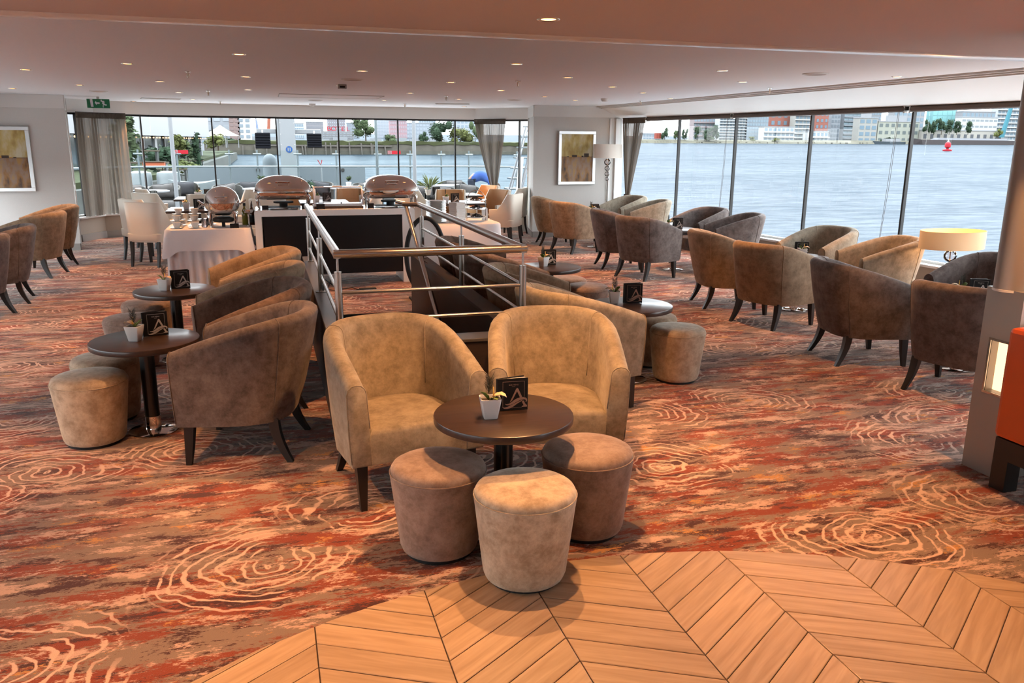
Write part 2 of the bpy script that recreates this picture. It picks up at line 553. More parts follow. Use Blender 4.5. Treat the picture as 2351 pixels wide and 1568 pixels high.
ub = MB(); ub.prism([(ARC_C[0] + (x - ARC_C[0]) * 1.0, ARC_C[1] + (y - ARC_C[1]) * 1.0) for x, y in arc], .0005, .0015)
obj('plank_underlay', ub, mat('dark_joint', (.05, .03, .02), .9), floor)
SEAM0, SW, PV = 0.07, 0.4355, 0.1415
seamY = {4: 2.527}
UP, DN = .302, -.228
for k in range(5, 9): seamY[k] = seamY[k - 1] + (DN if (k - 1) % 2 == 0 else UP)
for k in range(3, -6, -1): seamY[k] = seamY[k + 1] - (DN if k % 2 == 0 else UP)
G = .0022
for k in range(-4, 7):
    xa, xb = SEAM0 + SW * k + G, SEAM0 + SW * (k + 1) - G
    ya, yb = seamY[k], seamY[k + 1]
    ang = math.atan2(yb - ya, SW)
    for j in range(-11, 6):
        y0 = ya + PV * j
        po = clip([(xa, y0 + G), (xb, y0 + yb - ya + G), (xb, y0 + yb - ya + PV - G), (xa, y0 + PV - G)], ARC_C, ARC_R - .004)
        if len(po) < 3: continue
        ar = abs(sum(po[i][0] * po[(i + 1) % len(po)][1] - po[(i + 1) % len(po)][0] * po[i][1] for i in range(len(po)))) / 2
        if ar < 2e-4: continue
        cx = sum(p[0] for p in po) / len(po); cyy = sum(p[1] for p in po) / len(po)
        if cyy < .95: continue
        ca, sa = math.cos(-ang), math.sin(-ang)
        lp = [((x - cx) * ca - (y - cyy) * sa, (x - cx) * sa + (y - cyy) * ca) for x, y in po]
        m = MB()
        dz = R.uniform(-.0006, .0006)
        ins = [(x - math.copysign(.0025, x) if abs(x) > .006 else x, y - math.copysign(.0025, y) if abs(y) > .006 else y) for x, y in lp]
        n = len(lp)
        m.rings([[(x, y, 0) for x, y in lp], [(x, y, .0042 + dz) for x, y in lp], [(x, y, .006 + dz) for x, y in ins]])
        obj('plank', m, M_OAK, floor, loc=(cx, cyy, 0), rot=(0, 0, ang), fix=False)

# ceiling: main panel, lower panel over the camera with a rounded edge
cm = MB()
cm.box((BX0, Y_STEP - .3, Z_CEIL), (BX1, BY1, Z_CEIL + .06))
ceiling = struct('ceiling', cm, M_CEIL)
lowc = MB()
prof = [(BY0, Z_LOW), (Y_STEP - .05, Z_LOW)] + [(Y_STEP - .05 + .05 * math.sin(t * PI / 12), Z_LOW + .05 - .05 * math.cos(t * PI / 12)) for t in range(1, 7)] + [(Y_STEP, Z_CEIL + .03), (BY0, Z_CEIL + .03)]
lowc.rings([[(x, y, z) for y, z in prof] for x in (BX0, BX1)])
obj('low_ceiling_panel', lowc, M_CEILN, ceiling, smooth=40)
ed = MB()
pe = [(Y_STEP - .21, Z_LOW - .001), (Y_STEP - .20, Z_LOW - .008), (Y_STEP - .05, Z_LOW - .008)] + [(Y_STEP - .05 + .054 * math.sin(t * PI / 12), Z_LOW + .05 - .058 * math.cos(t * PI / 12)) for t in range(1, 7)] + [(Y_STEP + .004, Z_LOW + .095), (Y_STEP - .02, Z_LOW + .095), (Y_STEP - .21, Z_LOW + .02)]
ed.rings([[(x, y, z) for y, z in pe] for x in (BX0, BX1)])
obj('rounded_edge_strip', ed, M_WHITE, ceiling, smooth=40)


def wallrun(mb, pts, th, z0, z1):            # vertical slab along a polyline, thickness to the left of travel
    for a, b in zip(pts, pts[1:]):
        a = Vector(a); b = Vector(b); n = Vector((-(b - a).y, (b - a).x)).normalized() * th
        q = [(a.x, a.y), (b.x, b.y), (b.x + n.x, b.y + n.y), (a.x + n.x, a.y + n.y)]
        mb.prism(q, z0, z1)


FRONT = [(-3.15, 15.75), (-2.86, 16.38), (-2.0, Y_FRONT), (4.15, Y_FRONT), (4.97, 15.75)]
# painted end walls on both sides of the bow windows
PR = [(4.74, 14.69), (6.45, 14.60), (6.55, 14.75), (6.55, 16.1), (4.97, 15.75)]
PLF = [mirror(p) for p in PR]
PLF[0] = (-2.94, 14.55)
for nm, poly in (('wall_right', PR), ('wall_left', PLF)):
    m = MB(); m.prism(poly, 0, Z_CEIL)
    w = struct(nm, m, M_WALL)
    m = MB()
    p0, p1, p4 = Vector(poly[0]), Vector(poly[1]), Vector(poly[4])
    sg = 1 if nm == 'wall_right' else -1
    wallrun(m, [tuple(p0), tuple(p1)], -.012 * sg, Z_WIN + .02, Z_CEIL - .001)
    wallrun(m, [tuple(p4), tuple(p0)], -.012 * sg, Z_WIN + .02, Z_CEIL - .001)
    obj('upper_band', m, M_TRIM, w)
    m = MB()
    wallrun(m, [tuple(p0), tuple(p1)], -.012 * sg, 0, .11)
    wallrun(m, [tuple(p4), tuple(p0)], -.012 * sg, 0, .11)
    obj('baseboard', m, M_BASE, w)
    m = MB()
    q = p4 + (p0 - p4) * .06
    wallrun(m, [(q.x, q.y), (q.x + (p0 - p4).normalized().x * .05, q.y + (p0 - p4).normalized().y * .05)], -.02 * sg, 0, Z_WIN + .02)
    obj('edge_trim', m, M_TRIM, w)
# vertical trims beside the right wall painting
m = MB()
m.box((6.20, 14.585, .0), (6.235, 14.61, Z_WIN)); m.box((6.32, 14.575, 0), (6.40, 14.61, Z_WIN))
obj('vertical_trim', m, M_TRIM, bpy.data.objects['wall_right'])


def winwall(name, pts, sgn, mull, sill_z, label_n, sill_d=.12, panes_from=None):
    """low wall, sill, soffit, dark head bar, mullions and one pane per bay along a polyline of windows"""
    low = MB(); wallrun(low, pts, .12 * sgn, 0, sill_z - .03)
    w = struct('wall_' + name, low, M_LOWALL)
    if name == 'front':
        m = MB(); wallrun(m, pts, .30 * sgn, Z_WIN, Z_CEIL); obj('soffit', m, M_TRIM, w)
    m = MB(); wallrun(m, pts, -.02 * sgn, 0, .12); obj('baseboard', m, M_BASE, w)
    win = MB(); wallrun(win, pts, .16 * sgn, sill_z - .03, sill_z)
    wallrun(win, pts, -.05 * sgn, sill_z - .03, sill_z)
    wi = struct('window_%d' % label_n, win, M_TRIM, bevel=.004)
    m = MB()
    off = []
    for i, p in enumerate(pts):
        a = Vector(pts[max(i - 1, 0)]); b = Vector(pts[min(i + 1, len(pts) - 1)])
        n = Vector((-(b - a).y, (b - a).x)).normalized() * .07 * sgn
        off.append((p[0] + n.x, p[1] + n.y))
    wallrun(m, off, .05 * sgn, Z_WIN - .035, Z_WIN + .02)
    obj('head_frame', m, M_FRAME, wi)
    m = MB(); wallrun(m, off, .05 * sgn, sill_z, sill_z + .03); obj('sill_frame', m, M_TRIM, wi)
    bays = [off[0]] + mull + [off[-1]]
    for (mx, my) in mull:
        m = MB()
        best = min(zip(off, off[1:]), key=lambda s: abs((Vector(s[0]) - Vector((mx, my))).length + (Vector(s[1]) - Vector((mx, my))).length - (Vector(s[0]) - Vector(s[1])).length))
        d = (Vector(best[1]) - Vector(best[0])).normalized()
        a = math.atan2(d.y, d.x)
        m.box((-.013, -.024, sill_z), (.013, .024, Z_WIN), Matrix.Translation((mx, my, 0)) @ Matrix.Rotation(a, 4, 'Z'))
        obj('mullion', m, M_FRAME, wi)
    for a, b in zip(bays, bays[1:]):
        # a pane may turn a corner: follow the polyline between its two mullions
        m = MB()
        path = [a] + [q for q in off[1:-1] if min(a[0], b[0]) - .01 < q[0] < max(a[0], b[0]) + .01 and min(a[1], b[1]) - .01 < q[1] < max(a[1], b[1]) + .01 and
                      (Vector(q) - Vector(a)).length > .03 and (Vector(q) - Vector(b)).length > .03] + [b]
        wallrun(m, path, .012 * sgn, sill_z + .01, Z_WIN - .01)
        obj('pane', m, M_GLASS, wi)
    return wi, off


FM = [(x, Y_FRONT + .07) for x in (-2.13, -.93, .23, 1.40, 2.57, 3.74)]
w_front, off_f = winwall('front', FRONT, 1, [(-3.09, 16.0), (-2.16, 16.75)] + FM[1:] + [(4.87, 16.0)], Z_SILL, 1)


def on(poly, y, dx=0):
    for a, b in zip(poly, poly[1:]):
        if (a[1] - y) * (b[1] - y) <= 0:
            t = (y - a[1]) / (b[1] - a[1]); return (a[0] + (b[0] - a[0]) * t + dx, y)


w_right, off_r = winwall('window_right', RIGHT, 1, [on(RIGHT, y, .07) for y in (12.9, 11.43, 9.84, 8.21, 6.6, 5.0, 3.4, 1.0, -1.4)], .40, 2)
w_left, off_l = winwall('window_left', LEFT, -1, [on(LEFT, y, -.07) for y in (12.9, 11.43, 9.84, 8.21, 6.6, 5.0, 3.4, 1.0, -1.4)], .40, 3)
m = MB(); wallrun(m, LEFT, .012, 1.35, Z_WIN); obj('daylight_cut_panel', m, M_BLIND, w_left)  # unseen opaque panel added to cut the daylight from the left windows
m = MB()
m.box((BX0 - .1, BY0 - .1, 0), (BX1 + .1, BY0, Z_CEIL))
struct('wall_back', m, M_WALL)
# roller blinds under the soffit of the right windows, one per pair of bays
for y0, y1 in ((13.78, 11.50), (11.44, 8.30), (8.22, 5.06), (5.0, 1.0)):
    t = thing('roller_blind', {13.78: 'rolled up brown blind over the window bay beside the grey curtain', 11.44: 'rolled up brown blind over the middle bays of the river window',
                               8.22: 'rolled up brown blind nearest the dark column', 5.0: 'rolled up brown blind over the river window hidden behind the column'}[y0], 'blind', (0, 0, 0), 0, 'roller blinds over the river windows')
    m = MB()
    n = 6
    pts = [on(RIGHT, y0 + (y1 - y0) * i / n, .035) + (Z_WIN - .02,) for i in range(n + 1)]
    m.tube(pts, .036, 10); obj('roller', m, M_BLIND, t, smooth=50)
    for p in (pts[0], pts[-1]):
        m = MB(); m.box((p[0] - .03, p[1] - .012, p[2] - .045), (p[0] + .03, p[1] + .012, p[2] + .05)); obj('bracket', m, M_STEEL, t)
    m = MB()
    p = pts[-1]
    m.tube([(p[0] - .02, p[1] + .08, p[2]), (p[0] - .01, p[1] + .12, 1.3), (p[0] - .03, p[1] + .16, .55)], .0025, 5); obj('pull_cord', m, M_BLIND, t)
    m = MB(); m.tube([(p[0] - .02, p[1] + .10, p[2]), (p[0] - .01, p[1] + .15, 1.3), (p[0] - .03, p[1] + .17, .55)], .0025, 5)
    obj('pull_cord', m, M_BLIND, t)
# sloped soffit and stepped cornice along the side windows
CORN = [(6.03, 14.6), (6.12, 12.5), (6.22, 10.0), (6.30, 8.0), (6.38, 6.0), (6.44, 3.0), (6.5, -4.0)]
for nm, run, mir in (('trim_1', RIGHT, False), ('trim_2', LEFT, True)):
    m = MB()
    rows = []
    for (cx, cy_), (wx, wy) in zip(CORN, RIGHT):
        pr = [(cx - .10, 2.392), (cx - .10, 2.380), (cx - .06, 2.380), (cx - .06, 2.366), (cx - .02, 2.366), (cx - .02, 2.352), (cx + .03, 2.352), (wx + .02, Z_WIN + .012), (wx + .3, Z_WIN + .012), (wx + .3, 2.44), (cx - .10, 2.44)]
        rows.append([((2 * XC - x) if mir else x, cy_, z) for x, z in pr])
    m.rings(rows)
    struct(nm, m, M_TRIM)


# ------------------------------------------------------------------ stairwell: parapet, railing, stairs
CAPZ = .615
PX0, PX1, PX2, PX3, PYN, PYI, PYF = .305, .405, 1.39, 1.50, 4.58, 4.73, 8.42
t = thing('stairwell_parapet', 'low dark parapet with grey metal cap enclosing the stairwell behind the two beige armchairs', 'parapet', (0, 0, 0))
m = MB(); m.box((PX0, PYN, 0), (PX1, PYF, CAPZ - .02)); obj('left_panel', m, M_PANEL, t)
m = MB(); m.box((PX2, PYN, 0), (PX3, PYF, CAPZ - .02)); obj('right_panel', m, M_PANEL, t)
m = MB(); m.box((PX1 + .002, PYN, 0), (PX2 - .002, PYI, CAPZ - .02)); obj('near_panel', m, M_PANEL, t)
m = MB(); m.box((PX0 - .01, PYN - .01, CAPZ - .02), (PX1 + .012, PYF + .01, CAPZ)); obj('cap', m, M_CAPMETAL, t, bevel=.003)
m = MB(); m.box((PX2 - .012, PYN - .01, CAPZ - .02), (PX3 + .01, PYF + .01, CAPZ)); obj('cap', m, M_PANEL, t, bevel=.003)
m = MB(); m.box((PX1 + .013, PYN - .01, CAPZ - .02), (PX2 - .013, PYI + .01, CAPZ)); obj('cap', m, M_CAPMETAL, t, bevel=.003)
m = MB()
m.box((PX1 - .01, PYI - .02, -2.6), (PX1, PYF, 0)); m.box((PX2, PYI - .02, -2.6), (PX2 + .01, PYF, 0)); m.box((PX1, PYI - .02, -2.6), (PX2, PYI, 0)); m.box((PX1, PYI, -2.62), (PX2, PYF, -2.6))
obj('shaft_lining', m, M_PANEL, t)
st = thing('stairs', 'carpeted steps going down inside the stairwell', 'stairs')
for k in range(9):
    m = MB(); m.box((PX1 + .005, PYF - .27 * (k + 1), -.17 * (k + 1) - .04), (PX2 - .005, PYF - .27 * k + .02, -.17 * (k + 1)))
    obj('tread', m, M_CARPET, st)
rl = thing('stair_railing', 'brushed steel guard railing with round top rail around the stairwell', 'railing')
TOPZ = 1.13
XL, XR, YN, YF = .352, 1.445, 4.655, 8.22


def bar(p, q, r, name, parent, m_=M_STEEL, n=14):
    mb = MB(); mb.tube([p, q], r, n); return obj(name, mb, m_, parent, smooth=50)


for p, q in (((XL, YF, TOPZ), (XL, YN - .02, TOPZ)), ((XL - .02, YN, TOPZ), (XR + .02, YN, TOPZ)), ((XR, YN - .02, TOPZ), (XR, YF, TOPZ))):
    bar(p, q, .026, 'top_rail', rl)
bar((XR, YF, TOPZ), (XR - .16, YF + .02, TOPZ + .005), .024, 'top_rail', rl)
posts = [(XL, YN), (XL, 6.35), (XL, 8.05), (XR, YN), (XR, 6.3), (XR, 8.05)]
for x, y in posts:
    dx = -.03 if x == XL else .03
    x2 = x
    p = bar((x2, y, CAPZ), (x2, y, TOPZ - .10), .0215, 'post', rl)
    bar((x2, y, TOPZ - .11), (x2, y, TOPZ - .015), .007, 'pin', p)
    f = MB(); f.lathe([(.045, CAPZ), (.045, CAPZ + .008), (.024, CAPZ + .012)], 18, (x2, y, 0)); obj('flange', f, M_STEEL, p, smooth=40)
for z in (.765, .93):
    for a, b in ((posts[0], posts[1]), (posts[1], posts[2]), (posts[3], posts[4]), (posts[4], posts[5]), (posts[0], posts[3])):
        bar((a[0], a[1], z - .02), (b[0], b[1], z - .02), .0105, 'mid_rail', rl, n=10)
hr = thing('stair_handrail', 'sloping steel handrail going down along the dark inner wall of the stairwell', 'handrail')
pa, pb = (1.325, 8.30, 1.14), (1.325, 4.95, -.62)
bar(pa, pb, .021, 'rail', hr)
bar((1.325, 8.30, 1.14), (1.245, 8.36, 1.155), .021, 'rail_end', hr)
for f_ in (.25, .6):
    p = [pa[i] + (pb[i] - pa[i]) * f_ for i in range(3)]
    bar((p[0], p[1], p[2] - .01), (1.388, p[1], p[2] - .05), .007, 'bracket', hr)
# oval panel with a thick black rim standing at the stair head
ov = thing('oval_screen', 'white oval panel with thick black rim standing behind the stairwell railing', 'screen', (1.66, 9.05, 0))
pts = [(.215 * math.cos(a * PI / 18), 0, .50 + .42 * math.sin(a * PI / 18)) for a in range(37)]
m = MB(); m.tube(pts, .026, 10, caps=False); obj('rim', m, M_BLACKM, ov, smooth=60)
m = MB(); m.rings([[(x * .94, y_, z) for x, y, z in pts[:-1]] for y_ in (-.008, .008)]); obj('panel', m, M_WHITE, ov)
m = MB(); m.box((-.18, -.12, 0), (.18, .12, .02)); m.box((-.02, -.01, .015), (.02, .01, .1)); obj('base', m, M_BLACKM, ov)

# ------------------------------------------------------------------ tub armchair


def lerp(a, b, t): return a + (b - a) * t


def horseshoe(a, b, yf, n_arm=5, n_back=20, ex=2.7, taper=1.0):
    pts = []
    for i in range(n_arm):
        f = i / n_arm
        pts.append((a, yf * (1 - f), f))
    for i in range(n_back + 1):
        ph = PI * i / n_back
        c, s_ = math.cos(ph), math.sin(ph)
        x = a * math.copysign(abs(c) ** (2 / ex), c); y = -b * abs(s_) ** (2 / ex)
        tp = lerp(1, taper, min(1, -y / b))
        pts.append((x * tp, y, 0))
    for i in range(1, n_arm + 1):
        pts.append((-a, yf * i / n_arm, 0))
    return [(p[0], p[1]) for p in pts]


ot = horseshoe(.358, .425, .295, ex=2.6)
ob = horseshoe(.340, .285, .285, ex=3.2, taper=.86)
it = horseshoe(.264, .335, .295, ex=2.6)
ib = horseshoe(.245, .235, .285, ex=2.8, taper=.92)
NU = len(ot)


def topz(y):
    f = min(1, max(0, (.295 - y) / .72))
    return .648 + .185 * (1 - (1 - f) ** 1.55)


rows = []
for i in range(NU):
    zt = topz(ot[i][1])
    sec = []
    for k, f in enumerate((0, .06, .3, .55, .78, .92)):
        g = f ** .85
        z = lerp(.235, zt - .035, f)
        pinch = .012 * math.sin(PI * f)
        sec.append((lerp(ob[i][0], ot[i][0], g) * (1 + pinch), lerp(ob[i][1], ot[i][1], g) * (1 + (pinch if ot[i][1] < 0 else 0)), z))
    for a in range(7):
        th = a * PI / 6
        cx, cyy = (ot[i][0] + it[i][0]) / 2, (ot[i][1] + it[i][1]) / 2
        hx, hy = (ot[i][0] - it[i][0]) / 2, (ot[i][1] - it[i][1]) / 2
        sec.append((cx + hx * math.cos(th), cyy + hy * math.cos(th), zt - .045 + .045 * math.sin(th)))
    for f in (.25, .5, .75, 1):
        z = lerp(zt - .05, .37, f)
        sec.append((lerp(it[i][0], ib[i][0], f), lerp(it[i][1], ib[i][1], f), z))
    sec.append((ib[i][0], ib[i][1], .235))
    rows.append(sec)


def puff(sec, dy, sc):
    cx = sum(p[0] for p in sec) / len(sec); cz = sum(p[2] for p in sec) / len(sec)
    return [(cx + (x - cx) * sc, y + dy, cz + (z - cz) * (1 - (1 - sc) * .35)) for x, y, z in sec]


shell = MB()
shell.rings([puff(rows[0], .012, .86), puff(rows[0], .008, .96)] + rows + [puff(rows[-1], .008, .96), puff(rows[-1], .012, .86)])
seat = MB()
so = horseshoe(.250, .243, .292, ex=2.8, taper=.94)


def inset(o, d): return [(x - math.copysign(min(abs(x), d), x), (y + .03) * (1 - d / .26) - .03) for x, y in o]


seat.rings([[(x, y, z) for x, y in inset(so, d)] for z, d in ((.236, .006), (.242, 0), (.385, 0), (.402, .006), (.412, .022), (.419, .07), (.424, .15))])
seams = []
for i in (9, NU - 10):
    seams.append(MB().tube([(p[0] * 1.004, p[1] * 1.004, p[2]) for p in rows[i][1:7]] + [(p[0], p[1], p[2] + .001) for p in rows[i][7:13]] + [(p[0] * .995, p[1] * .995, p[2]) for p in rows[i][13:16]], .0028, 5))
for sec in (rows[0], rows[-1]):
    seams.append(MB().tube([(x, y + .006, z) for x, y, z in sec[1:16]], .0035, 5))


def leg_front(s):
    m = MB()
    m.rings([[(s * .285 + u * w, .235 + v * w + dy, z) for u, v in ((-1, -1), (1, -1), (1, 1), (-1, 1))] for z, w, dy in ((.245, .027, 0), (.12, .022, .01), (0, .015, .022))])
    return m


def leg_rear(s):
    m = MB()
    m.rings([[(s * (.235 + dx) + u * w, -.205 + v * w + dy, z) for u, v in ((-1, -1), (1, -1), (1, 1), (-1, 1))] for z, w, dx, dy in
             ((.25, .027, 0, 0), (.20, .0265, .002, -.005), (.15, .0245, .006, -.016), (.10, .022, .011, -.034), (.05, .019, .018, -.058), (0, .016, .027, -.086))])
    return m


chair0 = thing('tub_armchair', 'x', 'armchair')
obj('shell', shell, M_BEIGE, chair0, smooth=55)
obj('seat', seat, M_BEIGE, chair0, smooth=40)
for sm in seams: obj('seam_piping', sm, M_BEIGE, chair0, smooth=180)
for s in (1, -1): obj('leg', leg_front(s), M_BLACKWOOD, chair0)
for s in (1, -1): obj('leg', leg_rear(s), M_BLACKWOOD, chair0, smooth=50)
G_C = {'l': 'armchairs along the left side of the stairwell', 'r': 'armchairs along the right side of the stairwell', 'w': 'armchairs in foursomes by the river windows', 'e': 'armchairs by the left wall', 'f': 'armchairs at the front table'}
chairs = [
    (.592, 4.023, 190, M_BEIGE, 'f', 'beige velvet armchair on the left of the front table, behind the taupe pouf'),
    (1.43, 4.02, 166, M_BEIGE, 'f', 'beige velvet armchair on the right of the front table, behind the menu'),
    (-.19, 4.78, 77, M_GREY, 'l', 'large grey-brown armchair in side view at the nearest left table'),
    (-.18, 5.60, 102, M_BROWN, 'l', 'brown armchair just behind the large grey-brown one on the left'),
    (-.18, 6.53, 78, M_TAN, 'l', 'tan armchair with orange glow, nearer one at the second left table'),
    (-.18, 7.36, 102, M_TAN, 'l', 'tan armchair farthest up the left side of the stairwell, before the buffet cloth'),
    (1.97, 5.07, -77, M_BEIGE, 'r', 'beige armchair in profile right of the stairwell, nearest its pouf pair'),
    (1.95, 5.90, -101, M_TAN, 'r', 'tan armchair with orange lit inside, second one right of the stairwell railing'),
    (1.96, 6.98, -78, M_BROWN, 'r', 'brown armchair partly behind the railing post, third right of the stairwell'),
    (1.96, 7.82, -101, M_BROWN, 'r', 'brown armchair farthest right of the stairwell, before the white buffet cloth'),
    (4.684, 5.575, -102.5, M_GREY, 'w', 'dark grey-brown armchair seen from behind, left one next to the column'),
    (4.77, 4.56, -70, M_GREY, 'w', 'dark grey-brown armchair cut off by the column at right, seen from behind'),
    (4.811, 7.943, -103, M_TAN, 'w', 'tan armchair seen from behind, left one of the nearer tan pair on the aisle'),
    (4.78, 6.967, -72.5, M_TAN, 'w', 'tan armchair seen from behind, right one of the nearer tan pair on the aisle'),
    (4.822, 10.876, -101, M_GREY, 'w', 'dark armchair seen from behind, left one of the grey pair on the aisle'),
    (4.79, 9.911, -68, M_GREY, 'w', 'grey armchair seen from behind with light grey side, right one of the grey pair'),
    (4.80, 13.62, -101, M_TAN, 'w', 'tan armchair seen from behind, nearest the corner of the front window recess'),
    (4.79, 12.60, -69, M_TAN, 'w', 'tan armchair seen from behind, below the wall painting on the right'),
    (6.06, 13.55, 103, M_BEIGE, 'w', 'beige armchair facing the room under the floor lamp by the right curtain'),
    (6.06, 12.62, 74, M_BEIGE, 'w', 'beige armchair facing the room, second from the right curtain by the window'),
    (6.05, 10.80, 103, M_GREY, 'w', 'grey armchair facing the room by the window, left one behind the grey pair'),
    (6.06, 9.90, 74, M_GREY, 'w', 'grey armchair facing the room by the window, right one above the sill'),
    (5.98, 7.93, 103, M_BEIGE, 'w', 'beige armchair facing the room by the window, behind the white pot and menu'),
    (6.02, 7.00, 74, M_BEIGE, 'w', 'beige armchair facing the room by the window, left of the lit oval lampshade'),
    (5.88, 5.52, 100, M_GREY, 'w', 'grey-brown armchair facing the room in front of the lit oval lampshade'),
    (5.92, 4.60, 74, M_GREY, 'w', 'grey-brown armchair by the window almost hidden behind the column'),
    (-2.92, 9.17, 72, M_GREY, 'e', 'dark grey-brown armchair cut by the left frame edge, nearest by the left wall'),
    (-2.88, 10.05, 99, M_GREY, 'e', 'dark brown-grey armchair with curved back, second by the left wall'),
    (-2.97, 11.93, 80, M_TAN, 'e', 'tan mottled armchair by the left wall, in front of its tan partner'),
    (-3.02, 13.0, 110, M_TAN, 'e', 'tan armchair by the left wall, farthest, next to the curtain recess'),
]
for i, (x, y, a, m, g, lab) in enumerate(chairs):
    mm = {'shell': m, 'seat': m, 'seam_piping': m}
    if i == 0:
        chair0.location = (x, y, 0); chair0.rotation_euler = (0, 0, D2R(a)); chair0['label'] = lab; chair0['group'] = G_C[g]
    else:
        dup(chair0, lab, (x, y, 0), D2R(a), mm, G_C[g])

# ------------------------------------------------------------------ poufs
pouf0 = thing('pouf', 'x', 'pouf')
m = MB(); m.lathe([(.150, .016), (.163, .022), (.172, .045), (.206, .34), (.209, .362), (.206, .378)], 40); obj('side_cover', m, M_POUF, pouf0, smooth=50)
m = MB(); m.lathe([(.2065, .374), (.2055, .386), (.198, .400), (.183, .409), (.14, .416), (.07, .420), (0, .421)], 40); obj('cushion_top', m, M_POUF, pouf0, smooth=60)
m = MB(); m.lathe([(.148, 0), (.150, .02)], 32); obj('base_ring', m, M_BLACKM, pouf0)
m = MB(); m.tube([(.2085 * math.cos(a * PI / 20), .2085 * math.sin(a * PI / 20), .374) for a in range(41)], .003, 5, caps=False); obj('seam_piping', m, M_POUF, pouf0, smooth=180)
m = MB(); m.tube([(.171 + .0355 * f, .006 * 0, .045 + .325 * f) for f in (0, .5, 1)], .0022, 4)
obj('seam_piping', m, M_POUF, pouf0, smooth=180)
poufs = [
    (.925, 2.915, M_POUF, 'f', 'light beige pouf in front with orange lit top, half on the wooden floor'),
    (.635, 3.245, M_POUFG, 'f', 'taupe pouf in front of the left beige armchair'),
    (1.325, 3.245, M_POUFG, 'f', 'taupe pouf right of the front table, before the right beige armchair'),
    (-1.068, 5.09, M_POUF, 'l', 'beige pouf nearest on the left, beside the first left table'),
    (-1.05, 5.53, M_POUF, 'l', 'beige pouf just behind the nearest left pouf'),
    (-1.075, 6.78, M_POUFG, 'l', 'light taupe pouf at the second left table, nearer of the two'),
    (-1.04, 7.42, M_POUFG, 'l', 'light taupe pouf at the second left table, farther one by the carpet aisle'),
    (2.895, 5.38, M_POUF, 'r', 'beige pouf on the right with orange lit top beside the round table'),
    (2.90, 5.85, M_POUF, 'r', 'beige pouf peeking out behind the right round table'),
    (2.91, 7.27, M_POUFG, 'r', 'taupe pouf with lit top at the far right table, nearer of two'),
    (2.86, 7.72, M_POUFG, 'r', 'taupe pouf mostly hidden behind the far right table'),
]
G_P = {'f': 'poufs at the front table', 'l': 'poufs at the left tables', 'r': 'poufs at the right tables'}
for i, (x, y, m, g, lab) in enumerate(poufs):
    if i == 0:
        pouf0.location = (x, y, 0); pouf0['label'] = lab; pouf0['group'] = G_P[g]
    else:
        dup(pouf0, lab, (x, y, 0), R.uniform(0, 6), {'side_cover': m, 'cushion_top': m, 'seam_piping': m}, G_P[g])

# ------------------------------------------------------------------ round tables with pots and menus
tab0 = thing('round_table', 'x', 'table')
m = MB(); m.lathe([(.05, .545), (.302, .545), (.309, .549), (.31, .555), (.31, .575), (.3085, .579), (.304, .581), (0, .581)], 56); obj('tabletop', m, M_DARKWOOD, tab0, smooth=40)
m = MB(); m.lathe([(.043, .09), (.043, .55)], 24); obj('pole', m, M_POLE, tab0, smooth=50)
m = MB(); m.lathe([(.046, .012), (.046, .10)], 24); obj('collar', m, M_CHROME, tab0, smooth=50)
m = MB(); m.lathe([(.143, 0), (.145, .006), (.14, .010), (.06, .016), (.046, .018)], 40); obj('base_plate', m, M_CHROME, tab0, smooth=40)
tables = [
    (.945, 3.31, 'dark round table in front between two beige armchairs and three poufs'),
    (-.762, 5.20, 'dark round table on the left beside the large grey-brown armchair'),
    (-.762, 6.95, 'dark round table farther left beside the orange lit tan armchairs'),
    (2.54, 5.47, 'dark round table right of the stairwell with the menu facing the aisle'),
    (2.57, 7.42, 'dark round table far right of the stairwell behind the railing corner'),
    (5.25, 5.10, 'round table among dark armchairs beside the column'),
    (5.42, 7.50, 'round table among tan armchairs by the river window'),
    (5.47, 10.42, 'round table among grey armchairs by the river window'),
    (5.37, 13.08, 'round table among tan armchairs below the painting on the right'),
    (-3.60, 9.60, 'round table among dark armchairs at the left wall'),
    (-3.65, 12.45, 'round table among tan armchairs at the left wall'),
]
for i, (x, y, lab) in enumerate(tables):
    if i == 0:
        tab0.location = (x, y, 0); tab0['label'] = lab; tab0['group'] = 'round lounge tables'
    else:
        dup(tab0, lab, (x, y, 0), 0, None, 'round lounge tables')

# menu: a stood-up folded card, front cover faces local -Y
menu0 = thing('bar_menu', 'x', 'menu')
W2, HH = .070, .150
m = MB(); m.box((-W2, -.004, .001), (W2, 0, HH)); cov = obj('front_cover', m, M_BLACK, menu0, bevel=.0012)
Mb = Matrix.Translation((-W2, .004, 0)) @ Matrix.Rotation(D2R(15), 4, 'Z')
m = MB(); m.box((0, 0, .001), (2 * W2 - .004, .004, HH), Mb); obj('back_cover', m, M_BLACK, menu0, bevel=.0012)
m = MB()
for k in range(4):
    Mk = Matrix.Translation((-W2 + .002, .001 + .0008 * k, 0)) @ Matrix.Rotation(D2R(2 + 3 * k), 4, 'Z')
    m.box((0, 0, .004), (2 * W2 - .008, .0005, HH - .004), Mk)
obj('pages', m, M_PAPER, menu0)
m = MB(); m.tube([(-W2, 0, .001), (-W2, 0, HH)], .0055, 10); obj('spine', m, M_BLACK, menu0, smooth=60)


def flat2d(polys, y, th=.0004):
    m = MB()
    for p in polys:
        n = len(p)
        m.add([(x, y, z) for x, z in p] + [(x, y - th, z) for x, z in p], [tuple(range(n)), tuple(range(2 * n - 1, n - 1, -1))] + [(i, n + i, n + (i + 1) % n, (i + 1) % n) for i in range(n)])
    return m


def px(u, v): return ((u - 848) / 500 * 2 * W2 * .93 + .008, HH - (v - 185) / 535 * HH)      # logo drawn on a 500 x 535 unit cover


